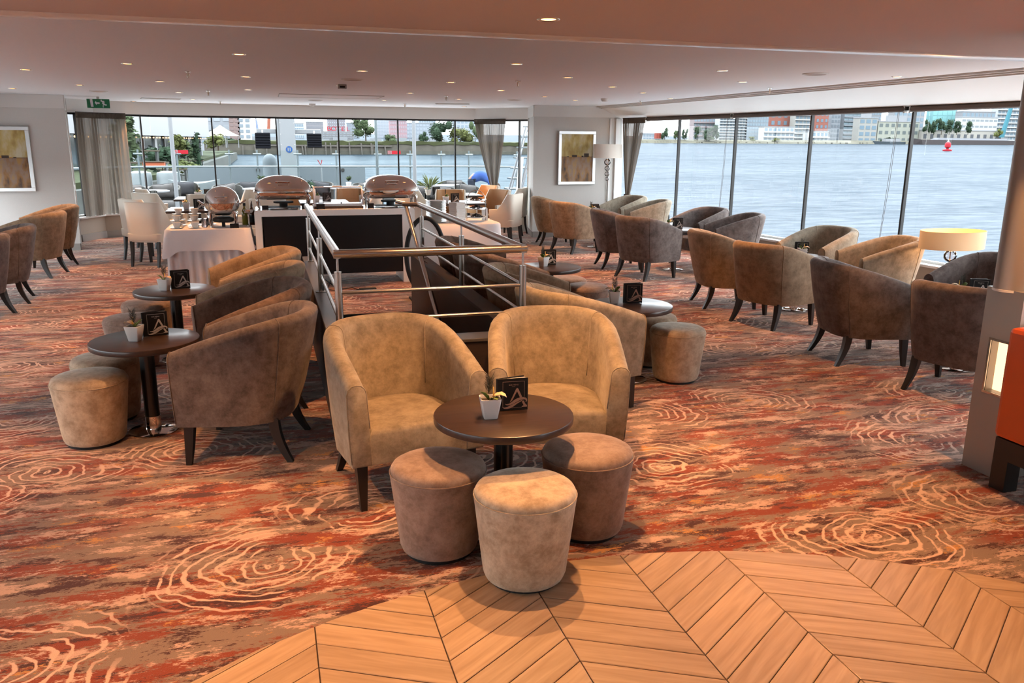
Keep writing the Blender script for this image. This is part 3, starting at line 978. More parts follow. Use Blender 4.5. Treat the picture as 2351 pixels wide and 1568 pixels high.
fr = []
for a, b, c_, d_ in ((643, 235, 1025, 240), (643, 672, 1025, 677), (643, 235, 648, 677), (1020, 235, 1025, 677)):
    x0, z1 = px(a, b); x1, z0 = px(c_, d_)
    fr.append([(x0, z0), (x1, z0), (x1, z1), (x0, z1)])
fr = [fr[0]] + [[px(643, 235), px(648, 235), px(648, 650), px(643, 650)]] + [[px(1020, 240), px(1025, 240), px(1025, 500), px(1020, 500)]] + [[px(800, 672), px(980, 667), px(980, 671), px(800, 676)]]
fr.append([px(805, 320), px(862, 320), px(862, 324), px(805, 324)])
obj('frame_line', flat2d(fr, -.0042), M_ROSE, cov)
A_l = [px(*p) for p in ((765, 582), (872, 370), (885, 350), (905, 347), (918, 362), (985, 500), (945, 505), (893, 400), (812, 545))]
A_r = [px(*p) for p in ((978, 575), (1015, 560), (1040, 615), (1070, 640), (1072, 665), (975, 665), (985, 650), (1012, 640))]
s1 = [px(*p) for p in ((682, 600), (715, 608), (755, 600), (800, 575), (850, 540), (900, 515), (960, 502), (1010, 503), (1050, 515), (1070, 535), (1072, 565), (1050, 592), (1045, 585), (1050, 560), (1035, 543), (1000, 540), (950, 550), (890, 575), (840, 600), (780, 622), (730, 625), (700, 618))]
s2 = [px(*p) for p in ((632, 652), (680, 662), (730, 650), (790, 625), (850, 602), (910, 575), (970, 555), (1010, 548), (960, 575), (900, 605), (840, 645), (780, 675), (720, 686), (670, 682))]
emb = obj('emblem', flat2d([A_l, A_r, s1, s2], -.0046, .0004), M_ROSE, cov)
tm = text_mesh('BAR MENU', .0088, .0002, 1.05)
tm.transform(Matrix.Translation((.5 * (px(768, 0)[0] + px(902, 0)[0]), -.0044, px(0, 293)[1])) @ Matrix.Rotation(PI / 2, 4, 'X'))
obj('lettering', tm, M_ROSE, cov)

# flower pot: square tapered white pot with a cream anthurium, leaf and feather
pot0 = thing('flower_pot', 'x', 'flower pot')


def sqring(w, z, r=.22, n=5):
    pts = []
    for qx, qy, a0 in ((1, 1, 0), (-1, 1, 90), (-1, -1, 180), (1, -1, 270)):
        for k in range(n):
            a = D2R(a0 + 90 * k / (n - 1)); rr = w * r
            pts.append((qx * (w - rr) + rr * math.cos(a), qy * (w - rr) + rr * math.sin(a), z))
    return pts


m = MB(); m.rings([sqring(w, z) for w, z in ((.027, 0), (.030, .003), (.0445, .088), (.0445, .092), (.041, .092), (.039, .075))]); obj('pot', m, M_POT, pot0, smooth=45)
m = MB(); m.rings([sqring(.039, .07), sqring(.039, .076)]); obj('soil', m, mat('soil', (.03, .02, .012), .9, bump=.5), pot0)


def leafmesh(path, widths, curl=0.0):
    m = MB(); rows = []
    for i, (p, w) in enumerate(zip(path, widths)):
        p = Vector(p); t = (Vector(path[min(i + 1, len(path) - 1)]) - Vector(path[max(i - 1, 0)])).normalized()
        a = t.cross(Vector((0, 0, 1)))
        a = a.normalized() if a.length > .1 else Vector((1, 0, 0))
        up = a.cross(t).normalized()
        rows.append([p - a * w + up * w * curl, p - a * w * .5, p + Vector((0, 0, .0012)) * 0, p + a * w * .5, p + a * w + up * w * curl])
    m.rings(rows, closed=False, cap0=False, cap1=False)
    return m


lf = leafmesh([(-.005, 0, .08), (-.02, -.005, .10), (-.035, -.012, .118), (-.042, -.02, .125)], [.006, .022, .018, .002], .3)
l1 = obj('leaf', lf, M_LEAF, pot0, smooth=180, fix=False); l1.modifiers.new('thick', 'SOLIDIFY').thickness = .0012
lf = leafmesh([(.0, -.015, .08), (.012, -.03, .10), (.02, -.044, .10), (.024, -.052, .094)], [.005, .016, .014, .002], .25)
l1 = obj('leaf', lf, M_LEAF, pot0, smooth=180, fix=False); l1.modifiers.new('thick', 'SOLIDIFY').thickness = .0012
lf = leafmesh([(.008, -.01, .098), (.025, -.016, .106), (.045, -.022, .110), (.060, -.026, .105), (.068, -.028, .098)], [.010, .021, .023, .015, .001], .25)
l1 = obj('spathe', lf, M_SPATHE, pot0, smooth=180, fix=False); l1.modifiers.new('thick', 'SOLIDIFY').thickness = .0012
m = MB(); m.tube([(.014, -.012, .095), (.013, -.014, .12), (.012, -.014, .142)], [.0035, .0038, .0022], 8); obj('spadix', m, M_SPADIX, pot0, smooth=60)
m = MB()
rr = random.Random(3)
m.tube([(-.004, .004, .08), (-.006, .006, .13), (.006, .008, .178)], [.001, .0009, .0004], 4)
for k in range(70):
    f = rr.uniform(.25, 1)
    b0 = Vector((-.004 - .004 * f + .012 * f * f, .006, .09 + .085 * f)); s_ = rr.choice((-1, 1))
    m.tube([b0, b0 + Vector((s_ * rr.uniform(.006, .014), rr.uniform(-.006, .006), rr.uniform(.008, .02))), b0 + Vector((s_ * rr.uniform(.012, .026), rr.uniform(-.01, .01), rr.uniform(.018, .042)))], [.0009, .0008, .0003], 3)
obj('feather', m, M_FEATHER, pot0)
TZ = .581
pm = [  # pot x, y ; menu x, y, rot ; print material ; words
    (.872, 3.268, .993, 3.335, -4, M_ROSE, 'on the front table'),
    (-.81, 5.17, -.705, 5.27, 10, M_SILVERP, 'on the nearest left table'),
    (-.83, 6.93, -.715, 6.98, 4, M_SILVERP, 'on the second left table'),
    (2.44, 5.55, 2.58, 5.52, -14, M_ROSE, 'on the round table right of the stairwell'),
    (2.52, 7.45, 2.60, 7.52, -10, M_SILVERP, 'on the far round table behind the railing corner'),
    (5.17, 5.06, 5.33, 5.04, -30, M_SILVERP, 'on the window table next to the column'),
    (5.42, 7.44, 5.47, 7.52, -24, M_SILVERP, 'on the window table among the nearer tan chairs'),
    (5.36, 10.40, 5.50, 10.40, -20, M_SILVERP, 'on the window table among the grey chairs'),
    (5.26, 13.06, 5.34, 13.10, -20, M_SILVERP, 'on the window table below the painting'),
]
for i, (x, y, mx, my, a, pr, wd) in enumerate(pm):
    l1 = 'white square pot with cream flower ' + wd
    l2 = 'black standing bar menu ' + wd
    if i == 0:
        pot0.location = (x, y, TZ); pot0['label'] = l1; pot0['group'] = 'white flower pots on the lounge tables'
        pot0.rotation_euler = (0, 0, D2R(-6))
        menu0.location = (mx, my, TZ); menu0.rotation_euler = (0, 0, D2R(a)); menu0['label'] = l2; menu0['group'] = 'bar menus on the lounge tables'
    else:
        dup(pot0, l1, (x, y, TZ), R.choice((D2R(-20), PI - .3, .5, 2.4)), None, 'white flower pots on the lounge tables')
        dup(menu0, l2, (mx, my, TZ), D2R(a), {'frame_line': pr, 'emblem': pr, 'lettering': pr}, 'bar menus on the lounge tables')


# ------------------------------------------------------------------ buffet counter and what stands on it
CY0, CY1 = 10.28, 10.95
ZC = .93
t = thing('buffet_counter', 'white framed buffet counter with black front panel behind the stairwell', 'counter', (0, 0, 0))
m = MB()
m.rings([[(x, y, z) for x, z in ((-.17, 0), (-.17, ZC - .03), (-.165, ZC - .01), (-.15, ZC), (1.74, ZC), (1.755, ZC - .01), (1.76, ZC - .03), (1.76, 0), (1.60, 0), (1.60, ZC - .075), (-.09, ZC - .075), (-.09, 0))] for y in (CY0, CY1)])
obj('frame', m, M_WHITE, t, bevel=.003)
m = MB(); m.box((-.07, CY0 + .02, .135), (1.675, CY0 + .045, ZC - .078)); obj('front_panel', m, M_BLACK, t)
m = MB(); m.box((-.088, CY1 - .12, .10), (1.598, CY1 - .10, ZC - .08)); obj('back_panel', m, M_PANEL, t)
m = MB(); m.tube([(.62, 10.7, .02), (.70, 10.2, .012), (.80, 9.9, .01), (.92, 9.95, .01), (1.0, 9.75, .01)], .006, 6)
m.tube([(.70, 10.5, .02), (.62, 9.9, .01), (.85, 9.62, .01), (1.1, 9.72, .01)], .006, 6)
tag(obj('power_cable', m, M_BLACKM), 'black cables lying on the carpet under the counter', 'cable')
t = thing('power_adapter', 'black power adapter at the end of the cables on the carpet', 'adapter', (1.08, 9.73, 0), .1)
m = MB(); m.box((-.10, -.035, 0), (.10, .035, .04)); obj('case', m, M_BLACKM, t, bevel=.008)
m = MB(); m.tube([(-.10, 0, .02), (-.14, .01, .015)], .008, 6); obj('cable_sleeve', m, M_BLACKM, t)


def chafing_leg(m, x, y, s, h):
    m.tube([(x, y, h), (x + s * .035, y, h * .82), (x + s * .03, y, h * .45), (x + s * .02, y, h * .1), (x + s * .022, y, 0)], [.022, .026, .02, .014, .016], 8)


ch0 = thing('chafing_dish', 'rectangular chrome chafing dish with domed lid, left one on the buffet counter', 'chafing dish', (.18, 10.60, ZC), 0, 'chafing dishes on the counter')
rows = []
for f in range(9):
    a = f * PI / 16
    sx = .335 * math.cos(a) ** .75 if f < 8 else .02
    rows.append([(p[0] * sx, p[1] * .22 * (math.cos(a) ** .55 if f < 8 else .1), .215 + .185 * math.sin(a)) for p in [(q[0], q[1]) for q in [(x / 1.0, y / 1.0) for x, y, z in sqring(1, 0, .35, 4)]]])
m = MB(); m.rings([[(x * 1.03, y * 1.03, z - .012) for x, y, z in rows[0]]] + [[(x * 1.03, y * 1.03, z) for x, y, z in rows[0]]] + rows); obj('lid', m, M_CHROME, ch0, smooth=60)
m = MB(); m.tube([(-.06, -.20, .31), (-.06, -.235, .305), (.06, -.235, .305), (.06, -.20, .31)], .006, 8); m.box((-.085, -.216, .332), (.085, -.195, .340)); obj('handle', m, M_CHROME, ch0, smooth=60)
m = MB(); m.rings([[(x * s_, y * s2_, z) for x, y, _ in sqring(1, 0, .25, 4)] for z, s_, s2_ in ((.115, .26, .14), (.13, .29, .165), (.17, .30, .185), (.205, .305, .19))]); obj('pan', m, M_CHROME, ch0, smooth=50)
m = MB()
for x in (-.27, .27):
    for y in (-.15, .15): chafing_leg(m, x, y, 1 if x > 0 else -1, .17)
obj('stand', m, M_CHROME, ch0, smooth=60)
m = MB(); m.box((-.20, -.11, .012), (.20, .11, .022)); m.lathe([(.05, .022), (.05, .06), (.12, .065), (.12, .085)], 18); obj('burner', m, M_BLACKM, ch0)
dup(ch0, 'rectangular chrome chafing dish with domed lid, right one on the buffet counter', (1.50, 10.60, ZC), 0, None, 'chafing dishes on the counter')
# round dish on the white cloth
t = thing('round_chafing_dish', 'round mirror-polished chrome chafing dish on the white tablecloth', 'chafing dish', (-.53, 10.42, .735))
m = MB(); m.lathe([(.0, .135), (.09, .14), (.15, .17), (.19, .22), (.205, .275), (.208, .285)], 36); obj('pan', m, M_CHROME, t, smooth=80)
m = MB(); m.lathe([(.208, .287), (.205, .30), (.19, .36), (.16, .41), (.11, .450), (.05, .472), (0, .477)], 36); obj('lid', m, M_CHROME, t, smooth=80)
m = MB(); m.tube([(-.05, -.195, .345), (-.05, -.225, .335), (.05, -.225, .335), (.05, -.195, .345)], .006, 8); m.box((-.075, -.196, .362), (.075, -.176, .368)); obj('handle', m, M_CHROME, t, smooth=60)
for s_ in (1, -1):
    m = MB(); m.tube([(s_ * .20, 0, .26), (s_ * .25, -.03, .30), (s_ * .27, -.04, .315)], .010, 8); obj('side_handle', m, M_CHROME, t, smooth=60)
m = MB()
for a in (45, 135, 225, 315):
    x, y = .16 * math.cos(D2R(a)), .12 * math.sin(D2R(a)); chafing_leg(m, x, y, 1 if x > 0 else -1, .19)
obj('stand', m, M_CHROME, t, smooth=60)
m = MB(); m.lathe([(.11, .06), (.12, .07), (.12, .10), (.08, .12)], 20); m.lathe([(.02, .0), (.02, .06)], 10); obj('burner', m, M_BLACKM, t)
# acrylic display case
t = thing('display_case', 'clear plastic food display case on a wooden board between the two chafing dishes', 'display case', (.835, 10.58, ZC))
m = MB(); m.box((-.30, -.20, 0), (.30, .20, .03)); obj('board', m, mat('case_board', (.05, .022, .012), .4), t, bevel=.003)
m = MB(); m.box((-.285, -.185, .031), (.285, .185, .045)); obj('tray', m, M_WHITE, t)
m = MB()
m.rings([[(x, y, z) for y, z in ((-.185, .05), (-.185, .13), (-.14, .235), (-.11, .255), (.185, .255), (.185, .05))] for x in (-.29, .29)])
obj('cover', m, M_ACRYL, t)
m = MB()
for x in (-.292, .292): m.tube([(x, -.188, .05), (x, -.188, .13), (x, -.142, .238), (x, -.11, .258), (x, .185, .258)], .0095, 6)
m.tube([(-.292, -.188, .055), (.292, -.188, .055)], .0095, 6); m.tube([(-.292, -.11, .258), (.292, -.11, .258)], .0095, 6)
obj('rim', m, mat('acrylic_rim', (.78, .72, .74), .2), t, smooth=60)
m = MB(); m.box((-.06, -.05, .257), (.06, -.03, .272)); obj('handle', m, M_GOLD, t)


def card(x, y, z, w, h, lab, rz=0.0):
    t = thing('label_card', lab, 'label', (x, y, z), rz, 'black label cards on the buffet')
    m = MB(); m.box((-w / 2, -.002, 0), (w / 2, .002, h), Matrix.Rotation(D2R(-14), 4, 'X')); obj('card', m, M_BLACK, t)
    m = MB(); m.box((-w / 3, -.012, 0), (w / 3, .02, .006)); obj('holder', m, M_STEEL, t)


card(-.04, 10.34, ZC, .075, .055, 'black label card at the left end of the counter below the left chafing dish')
card(.43, 10.36, ZC, .085, .075, 'black label card right of the left chafing dish')
card(.61, 10.33, ZC, .10, .065, 'black label card before the clear display case')
card(1.22, 10.34, ZC, .08, .065, 'black label card left under the right chafing dish')
card(-.40, 10.20, .735, .10, .055, 'black label card leaning under the round chafing dish')
for x, y, lab in ((.12, 10.36, 'flat steel serving tray before the left chafing dish'), (1.46, 10.36, 'flat steel serving tray before the right chafing dish'), (.30, 10.37, 'small steel spoon rest right of the left tray')):
    t = thing('serving_tray', lab, 'tray', (x, y, ZC), 0)
    w = .05 if 'spoon' in lab else .11
    m = MB(); m.rings([[(p[0] * w, p[1] * .06, z) for p in sqring(s_, 0, .3, 4)] for s_, z in ((.85, 0), (.9, .002), (1, .012), (.98, .012), (.85, .004))]); obj('tray', m, M_STEEL, t, smooth=40)
    m = MB(); m.tube([(-w * .6, -.01, .012), (w * .3, .01, .012), (w * .9, .015, .02)], .004, 6); obj('spoon', m, M_CHROME, t, smooth=60)

# ------------------------------------------------------------------ cloth-covered tables


def linen_table(name, x0, x1, y0, y1, z, drop, corner, lab):
    t = thing(name, lab, 'table', ((x0 + x1) / 2, (y0 + y1) / 2, 0))
    hx, hy = (x1 - x0) / 2, (y1 - y0) / 2

    def outline(off, r, n=7, wav=0.0, cnt=0):
        pts = []
        segs = []
        per = []
        for qx, qy, a0 in ((1, 1, 0), (-1, 1, 90), (-1, -1, 180), (1, -1, 270)):
            for k in range(n):
                a = D2R(a0 + 90 * k / (n - 1))
                per.append((qx * (hx - r) + (r + off) * math.cos(a), qy * (hy - r) + (r + off) * math.sin(a)))
        dense = []
        N = 26
        for i, p in enumerate(per):
            q = per[(i + 1) % len(per)]
            L = math.hypot(q[0] - p[0], q[1] - p[1]); k = max(1, int(L / .02))
            for j in range(k): dense.append((p[0] + (q[0] - p[0]) * j / k, p[1] + (q[1] - p[1]) * j / k))
        return dense
    base = outline(0, corner)
    n = len(base)

    def nrm(i):
        a, b = base[i - 1], base[(i + 1) % n]
        d = Vector((b[0] - a[0], b[1] - a[1])).normalized(); return (d.y, -d.x)
    N = [nrm(i) for i in range(n)]
    # full pleated skirt
    rows = []
    for z_, amp in ((z - .02, .004), (z - .3, .018), (z - .5, .026), (.012, .03)):
        rows.append([(p[0] - N[i][0] * .012 + N[i][0] * amp * (math.sin(i * 1.13) + .4 * math.sin(i * .41)), p[1] - N[i][1] * .012 + N[i][1] * amp * (math.sin(i * 1.13) + .4 * math.sin(i * .41)), z_) for i, p in enumerate(base)])
    m = MB(); m.rings(rows, cap0=False, cap1=False); s_ = obj('skirt', m, M_CLOTH, t, smooth=180, fix=True)
    # overlay cloth with hanging corners
    rows = [[(p[0], p[1], z) for p in base]]
    for f in (.04, .3, .65, 1):
        row = []
        for i, p in enumerate(base):
            cdist = min(1, math.hypot(hx - abs(p[0]), hy - abs(p[1])) / .16)
            dz = drop * (1 + .45 * (1 - cdist) ** 2)
            fl = .012 + f * (.02 + .05 * (1 - cdist) ** 1.5 + .008 * math.sin(i * .31))
            row.append((p[0] + N[i][0] * fl, p[1] + N[i][1] * fl, z - dz * f))
        rows.append(row)
    m = MB(); m.rings(rows, cap0=True, cap1=False); c_ = obj('tablecloth', m, M_CLOTH, t, smooth=40, fix=True)
    return t


linen_table('buffet_side_table', -1.16, -.235, 10.18, 10.86, .735, .25, .05, 'white linen covered side table left of the buffet counter with pleated skirt')
linen_table('plate_table', 1.84, 2.85, 10.05, 10.95, .735, .42, .20, 'white linen covered table with rounded corner holding plates, behind the railing')
# cups and saucers
cup0 = thing('cup_and_saucer', 'x', 'cup')
m = MB(); m.lathe([(.025, .0), (.03, .004), (.072, .012), (.074, .014), (.03, .008), (0, .008)], 24); obj('saucer', m, M_PORC, cup0, smooth=50)
m = MB(); m.lathe([(.026, .010), (.03, .014), (.040, .045), (.046, .068), (.049, .072), (.045, .072), (.037, .045), (.026, .018), (0, .016)], 24); cc = obj('cup', m, M_PORC, cup0, smooth=50)
m = MB(); m.tube([(.038, 0, .058), (.062, 0, .056), (.066, 0, .042), (.054, 0, .030), (.036, 0, .030)], .004, 6); obj('handle', m, M_PORC, cc, smooth=60)
ci = 0
spots = [(-1.04, 10.28, 0), (-.84, 10.28, 0), (-1.05, 10.44, 0), (-1.05, 10.44, 1), (-.86, 10.45, 0), (-.86, 10.45, 1), (-1.04, 10.60, 0), (-1.04, 10.60, 1), (-1.04, 10.60, 2), (-.86, 10.62, 0), (-.86, 10.62, 1), (-.86, 10.62, 2), (-.70, 10.64, 0), (-.70, 10.64, 1)]
rown = {10.28: 'front row', 10.44: 'left stack of the middle row', 10.45: 'right stack of the middle row', 10.60: 'left stack of the rear row', 10.62: 'middle stack of the rear row', 10.64: 'right stack of the rear row by the round dish'}
for x, y, k in spots:
    lab = 'white cup on saucer, ' + ({-1.04: 'left one of the front row', -.84: 'right one of the front row'}[x] if y == 10.28 else rown[y] + ', ' + ('bottom', 'second', 'third')[k] + ' of the stack') + ' on the linen table'
    lab = ' '.join(lab.split()[:16])
    if ci == 0:
        cup0.location = (x, y, .736); cup0['label'] = lab; cup0['group'] = 'cups on the linen table'
    else:
        dup(cup0, lab, (x, y, .736 + .066 * k), R.uniform(-3, 3), None, 'cups on the linen table')
    ci += 1
# bottles and gravy bowl
for x, y, m_, lab, cap in ((-.285, 10.60, M_OLIVE, 'yellow olive oil bottle with black cap beside the round dish', M_BLACKM), (-.20, 10.56, M_CORK, 'dark brown vinegar bottle with slim neck beside the counter end', M_CORK)):
    t = thing('oil_bottle', lab, 'bottle', (x, y, .736))
    m = MB(); m.lathe([(.034, 0), (.036, .004), (.036, .15), (.030, .175), (.014, .205), (.013, .235), (0, .235)], 20); b = obj('bottle', m, m_, t, smooth=50)
    m = MB(); m.lathe([(.016, .23), (.016, .262), (0, .262)], 14) if cap is M_BLACKM else m.tube([(0, 0, .23), (0, 0, .26), (.006, 0, .29)], [.014, .009, .003], 8); obj('cap', m, cap, t, smooth=50)
    if cap is not M_BLACKM:
        m = MB(); m.lathe([(.0366, .03), (.0366, .12)], 20); obj('sticker', m, M_BLACK, t, smooth=60)
t = thing('sauce_bowl', 'small chrome bowl on a stem beside the round chafing dish', 'bowl', (-.235, 10.40, .736))
m = MB(); m.lathe([(.032, 0), (.03, .004), (.006, .012), (.006, .14), (.012, .15)], 18); obj('stem', m, M_CHROME, t, smooth=60)
m = MB(); m.lathe([(.012, .15), (.045, .163), (.058, .185), (.060, .195), (.056, .193), (.04, .168), (0, .160)], 22); obj('bowl', m, M_CHROME, t, smooth=60)
# plate and napkin stacks on the right table
plate0 = thing('plate', 'x', 'plate')
m = MB(); m.lathe([(.075, 0), (.08, .002), (.115, .010), (.128, .0135), (.129, .0155), (.11, .012), (.075, .005), (0, .005)], 30); obj('dish', m, M_WHITE, plate0, smooth=50)
m = MB(); m.lathe([(.072, -.0005), (.072, .002), (.066, .002), (.066, -.0005)], 24); obj('foot_ring', m, M_PORC, plate0)
NPL = 26
for k in range(NPL):
    x, y = 2.06 + R.uniform(-.004, .004), 10.42 + R.uniform(-.004, .004)
    if k == 0:
        plate0.location = (x, y, .737); plate0['label'] = 'white plate under the topmost in the tall stack on the linen table behind the railing'; plate0['group'] = 'plates in the tall stack on the right linen table'
    else:
        dup(plate0, 'topmost white plate of the tall stack on the linen table behind the railing' if k == NPL - 1 else plate0['label'], (x, y, .737 + .0105 * k), 0, None, plate0['group'])
nap = None
for k in range(13):
    m = MB()
    z0 = 0
    m.box((-.078, -.078, 0), (.078, .078, .0065)); m.box((-.076, -.078, .0075), (.077, .077, .0185))
    if nap is None:
        nap = obj('folded_napkin', m, M_PAPER, bevel=.003)
        o = nap
    else:
        o = nap.copy(); COL.objects.link(o)
    o.location = (2.31 + R.uniform(-.003, .003), 10.30 + R.uniform(-.003, .003), .737 + .0198 * k); o.rotation_euler = (0, 0, D2R(28) + R.uniform(-.03, .03))
    tag(o, 'topmost white folded napkin of the stack beside the tall plate stack' if k == 12 else 'white folded napkin under the topmost in the stack between plates and tiered stand', 'napkin', 'folded napkins in the white stack')
# three-tier stand with food
t = thing('tiered_stand', 'three-tier chrome wire stand with glass plates of dark snacks on the right linen table', 'stand', (2.60, 10.46, .736))
m = MB()
hoop = [(-.125, 0, .0), (-.125, 0, .26)] + [(-.125 * math.cos(a * PI / 12), 0, .26 + .14 * math.sin(a * PI / 12)) for a in range(1, 12)] + [(.125, 0, .26), (.125, 0, 0)]
m.tube(hoop, .005, 8)
for z in (.05, .16, .27): m.tube([(.118 * math.cos(a * PI / 12), .118 * math.sin(a * PI / 12), z) for a in range(25)], .003, 5, caps=False)
obj('wire_frame', m, M_CHROME, t, smooth=60)
sn = mat('snack_mix', (.05, .035, .03), .7, noise=.6, nscale=60)
for z in (.05, .16, .27):
    m = MB(); m.lathe([(.08, z), (.13, z + .012), (.132, z + .015), (.08, z + .005), (0, z + .005)], 26); p = obj('tier_plate', m, M_CHROME if z > .05 else M_WHITE, t, smooth=50)
    m = MB()
    rr = random.Random(int(z * 100))
    for k in range(60):
        a, r_ = rr.uniform(0, 6.3), rr.uniform(0, .085) ** 1.0
        h = z + .012 + (.085 - r_) * .5 * rr.uniform(.3, 1)
        m.box((-.015, -.007, -.004), (.015, .007, .004), Matrix.Translation((r_ * math.cos(a), r_ * math.sin(a), h)) @ Matrix.Rotation(rr.uniform(0, 3), 4, 'Z') @ Matrix.Rotation(rr.uniform(-.6, .6), 4, 'X'))
    tag(obj('snacks', m, sn, p), kind='stuff')
t = thing('paper_card', 'small white upright card behind the tiered stand', 'card', (2.74, 10.55, .736))
m = MB(); m.box((-.04, -.002, 0), (.04, .002, .16), Matrix.Rotation(D2R(-6), 4, 'X')); obj('card', m, M_PAPER, t)
m = MB(); m.box((-.03, -.02, 0), (.03, .02, .005)); obj('base', m, M_ACRYL, t)
# glasses near the round dish
gl0 = thing('water_glass', 'x', 'glass')
m = MB(); m.lathe([(.028, 0), (.034, .10), (.032, .10), (.026, .006), (0, .006)], 18); obj('tumbler', m, M_ACRYL, gl0, smooth=50)
m = MB(); m.lathe([(.027, .0), (.028, .005), (0, .006)], 18); obj('foot', m, M_ACRYL, gl0)
for k, (x, y, lab) in enumerate(((-.74, 10.36, 'clear glass nearest the left leg of the round chafing dish'), (-.735, 10.47, 'clear glass behind the first one left of the round dish'))):
    if k == 0: gl0.location = (x, y, .736); gl0['label'] = lab; gl0['group'] = 'glasses on the linen table'
    else: dup(gl0, lab, (x, y, .736), 0, None, 'glasses on the linen table')

# ------------------------------------------------------------------ dining tables and chairs in the bow
dc0 = thing('dining_chair', 'x', 'chair')
oo = horseshoe(.28, .27, .16, n_arm=4, n_back=16, ex=5)
ii = horseshoe(.225, .215, .16, n_arm=4, n_back=16, ex=4.5)


def dz(x, y):
    f = max(0, min(1, (-.06 - y) / .12)); return lerp(.645, .90, f * f * (3 - 2 * f))


rows = []; inner = []
for (ox, oy), (ix, iy) in zip(oo, ii):
    zt = dz(ox, oy)
    rows.append([(ox * .88, oy * .88, .345), (ox * .95, oy * .95, .50), (ox, oy * (1 + .10 * (zt - .6)), zt - .02), (ox * .98, oy * (.98 + .10 * (zt - .6)), zt - .004), ((ox + ix) / 2, (oy + iy) / 2 * (1 + .10 * (zt - .6)), zt)])
    inner.append([((ox + ix) / 2, (oy + iy) / 2 * (1 + .10 * (zt - .6)), zt), (ix * 1.02, iy * (1.02 + .10 * (zt - .6)), zt - .006), (ix, iy * (1 + .10 * (zt - .6)), zt - .025), (ix, iy, .55), (ix * .98, iy * .98, .44)])
n1 = len(rows)
m = MB(); m.rings(rows, closed=False, cap0=False, cap1=False)
m.add(rows[0] + inner[0][1:], [tuple(range(9))]); m.add(rows[-1] + inner[-1][1:], [tuple(range(8, -1, -1))])
obj('outer_back', m, M_CREAM, dc0, smooth=50)
m = MB(); m.rings(inner, closed=False, cap0=False, cap1=False); obj('inner_back', m, M_CREAM, dc0, smooth=50)
m = MB(); m.rings([sqring(w, z, .2, 4) for w, z in ((.24, .36), (.25, .38), (.25, .46), (.235, .475), (.20, .48))]); obj('seat', m, M_CREAM, dc0, smooth=40)
m = MB(); m.box((-.235, -.235, .355), (.235, .235, .375)); obj('seat_rail', m, M_CREAM, dc0)
for sx, sy in ((1, 1), (-1, 1), (1, -1), (-1, -1)):
    m = MB(); m.rings([[(sx * (.20 + .0 * f) + u * w, sy * (.20 + (.05 * f if sy < 0 else .01 * f)) + v * w, z) for u, v in ((-1, -1), (1, -1), (1, 1), (-1, 1))] for z, w, f in ((.37, .023, 0), (.18, .019, .3), (0, .014, 1))]); obj('leg', m, M_BLACKWOOD, dc0)
dt0 = thing('dining_table', 'x', 'table')
m = MB(); m.box((-.40, -.40, .715), (.40, .40, .75)); obj('tabletop', m, M_DARKWOOD, dt0, bevel=.003)
m = MB(); m.box((-.05, -.05, .02), (.05, .05, .715)); obj('pole', m, M_POLE, dt0)
m = MB(); m.box((-.24, -.24, 0), (.24, .24, .02)); obj('base_plate', m, M_STEEL, dt0, bevel=.003)
dts = [(-1.02, 13.05, 0, 'dark square dining table at left behind the cups'), (-1.15, 15.55, 0, 'dark dining table at left close to the bow window'),
       (.9, 14.3, 0, 'dark dining table in the middle behind the display case'), (3.10, 13.75, 0, 'dark dining table at right behind the tiered stand'), (3.55, 15.75, 0, 'dark dining table at right near the tied curtain')]
for k, (x, y, a, lab) in enumerate(dts):
    if k == 0: dt0.location = (x, y, 0); dt0['label'] = lab; dt0['group'] = 'dining tables in the bow'
    else: dup(dt0, lab, (x, y, 0), a, None, 'dining tables in the bow')
M_CREAM2 = M_CREAM
dcs = [(-1.60, 12.60, -25, M_CREAM, 'cream dining chair seen from behind left of the linen table, nearest'), (-1.78, 13.25, -50, M_CREAM, 'cream dining chair just behind the nearest one on the left'),
       (-1.80, 14.75, -40, M_CREAM, 'cream dining chair at left, third one towards the bow window'), (-1.0, 13.90, 180 - 5, M_CREAM, 'cream dining chair at left turned to the buffet, beside the sheer curtain'),
       (-1.95, 15.95, -70, M_CREAM, 'cream dining chair at left closest to the bow window glass'),
       (.15, 14.1, -75, M_CREAMLIT, 'cream dining chair with painted lamplit inside behind the left chafing dish'), (-.25, 15.1, 150, M_CREAM, 'cream dining chair between round dish and left chafing dish'), (.02, 13.0, -10, M_CREAM, 'cream dining chair seen from behind beside the oil bottles'),
       (1.60, 14.2, 80, M_CREAMLIT, 'cream dining chair with painted lamplit inside behind the right chafing dish'), (.55, 15.2, 175, M_CREAMLIT, 'cream dining chair with painted lamplit inside behind the display case at left'), (1.45, 15.3, 175, M_CREAMLIT, 'cream dining chair with painted lamplit inside behind the display case at right'),
       (2.42, 14.25, -70, M_CREAM, 'cream dining chair just right of the right chafing dish'), (2.85, 15.75, -85, M_CREAM, 'cream dining chair near the bow window left of the standing menu'), (3.15, 14.62, 165, M_CREAMLIT, 'cream dining chair with painted lamplit inside facing the buffet behind the plate stack'),
       (4.12, 16.05, 115, M_CREAMLIT, 'cream dining chair with painted orange lamplight inside below the tied curtain'), (3.92, 14.55, 120, M_CREAMLIT, 'cream dining chair with painted orange lamplight inside behind the tiered stand'),
       (4.52, 15.28, 60, M_CREAM, 'white backed dining chair by the window corner right of the curtain'), (3.86, 13.55, 50, M_CREAM, 'white backed dining chair large at right seen from behind')]
for k, (x, y, a, mm, lab) in enumerate(dcs):
    if k == 0:
        dc0.location = (x, y, 0); dc0.rotation_euler = (0, 0, D2R(a)); dc0['label'] = lab; dc0['group'] = 'dining chairs in the bow'
    else: dup(dc0, lab, (x, y, 0), D2R(a), {'inner_back': mm, 'seat': mm}, 'dining chairs in the bow')
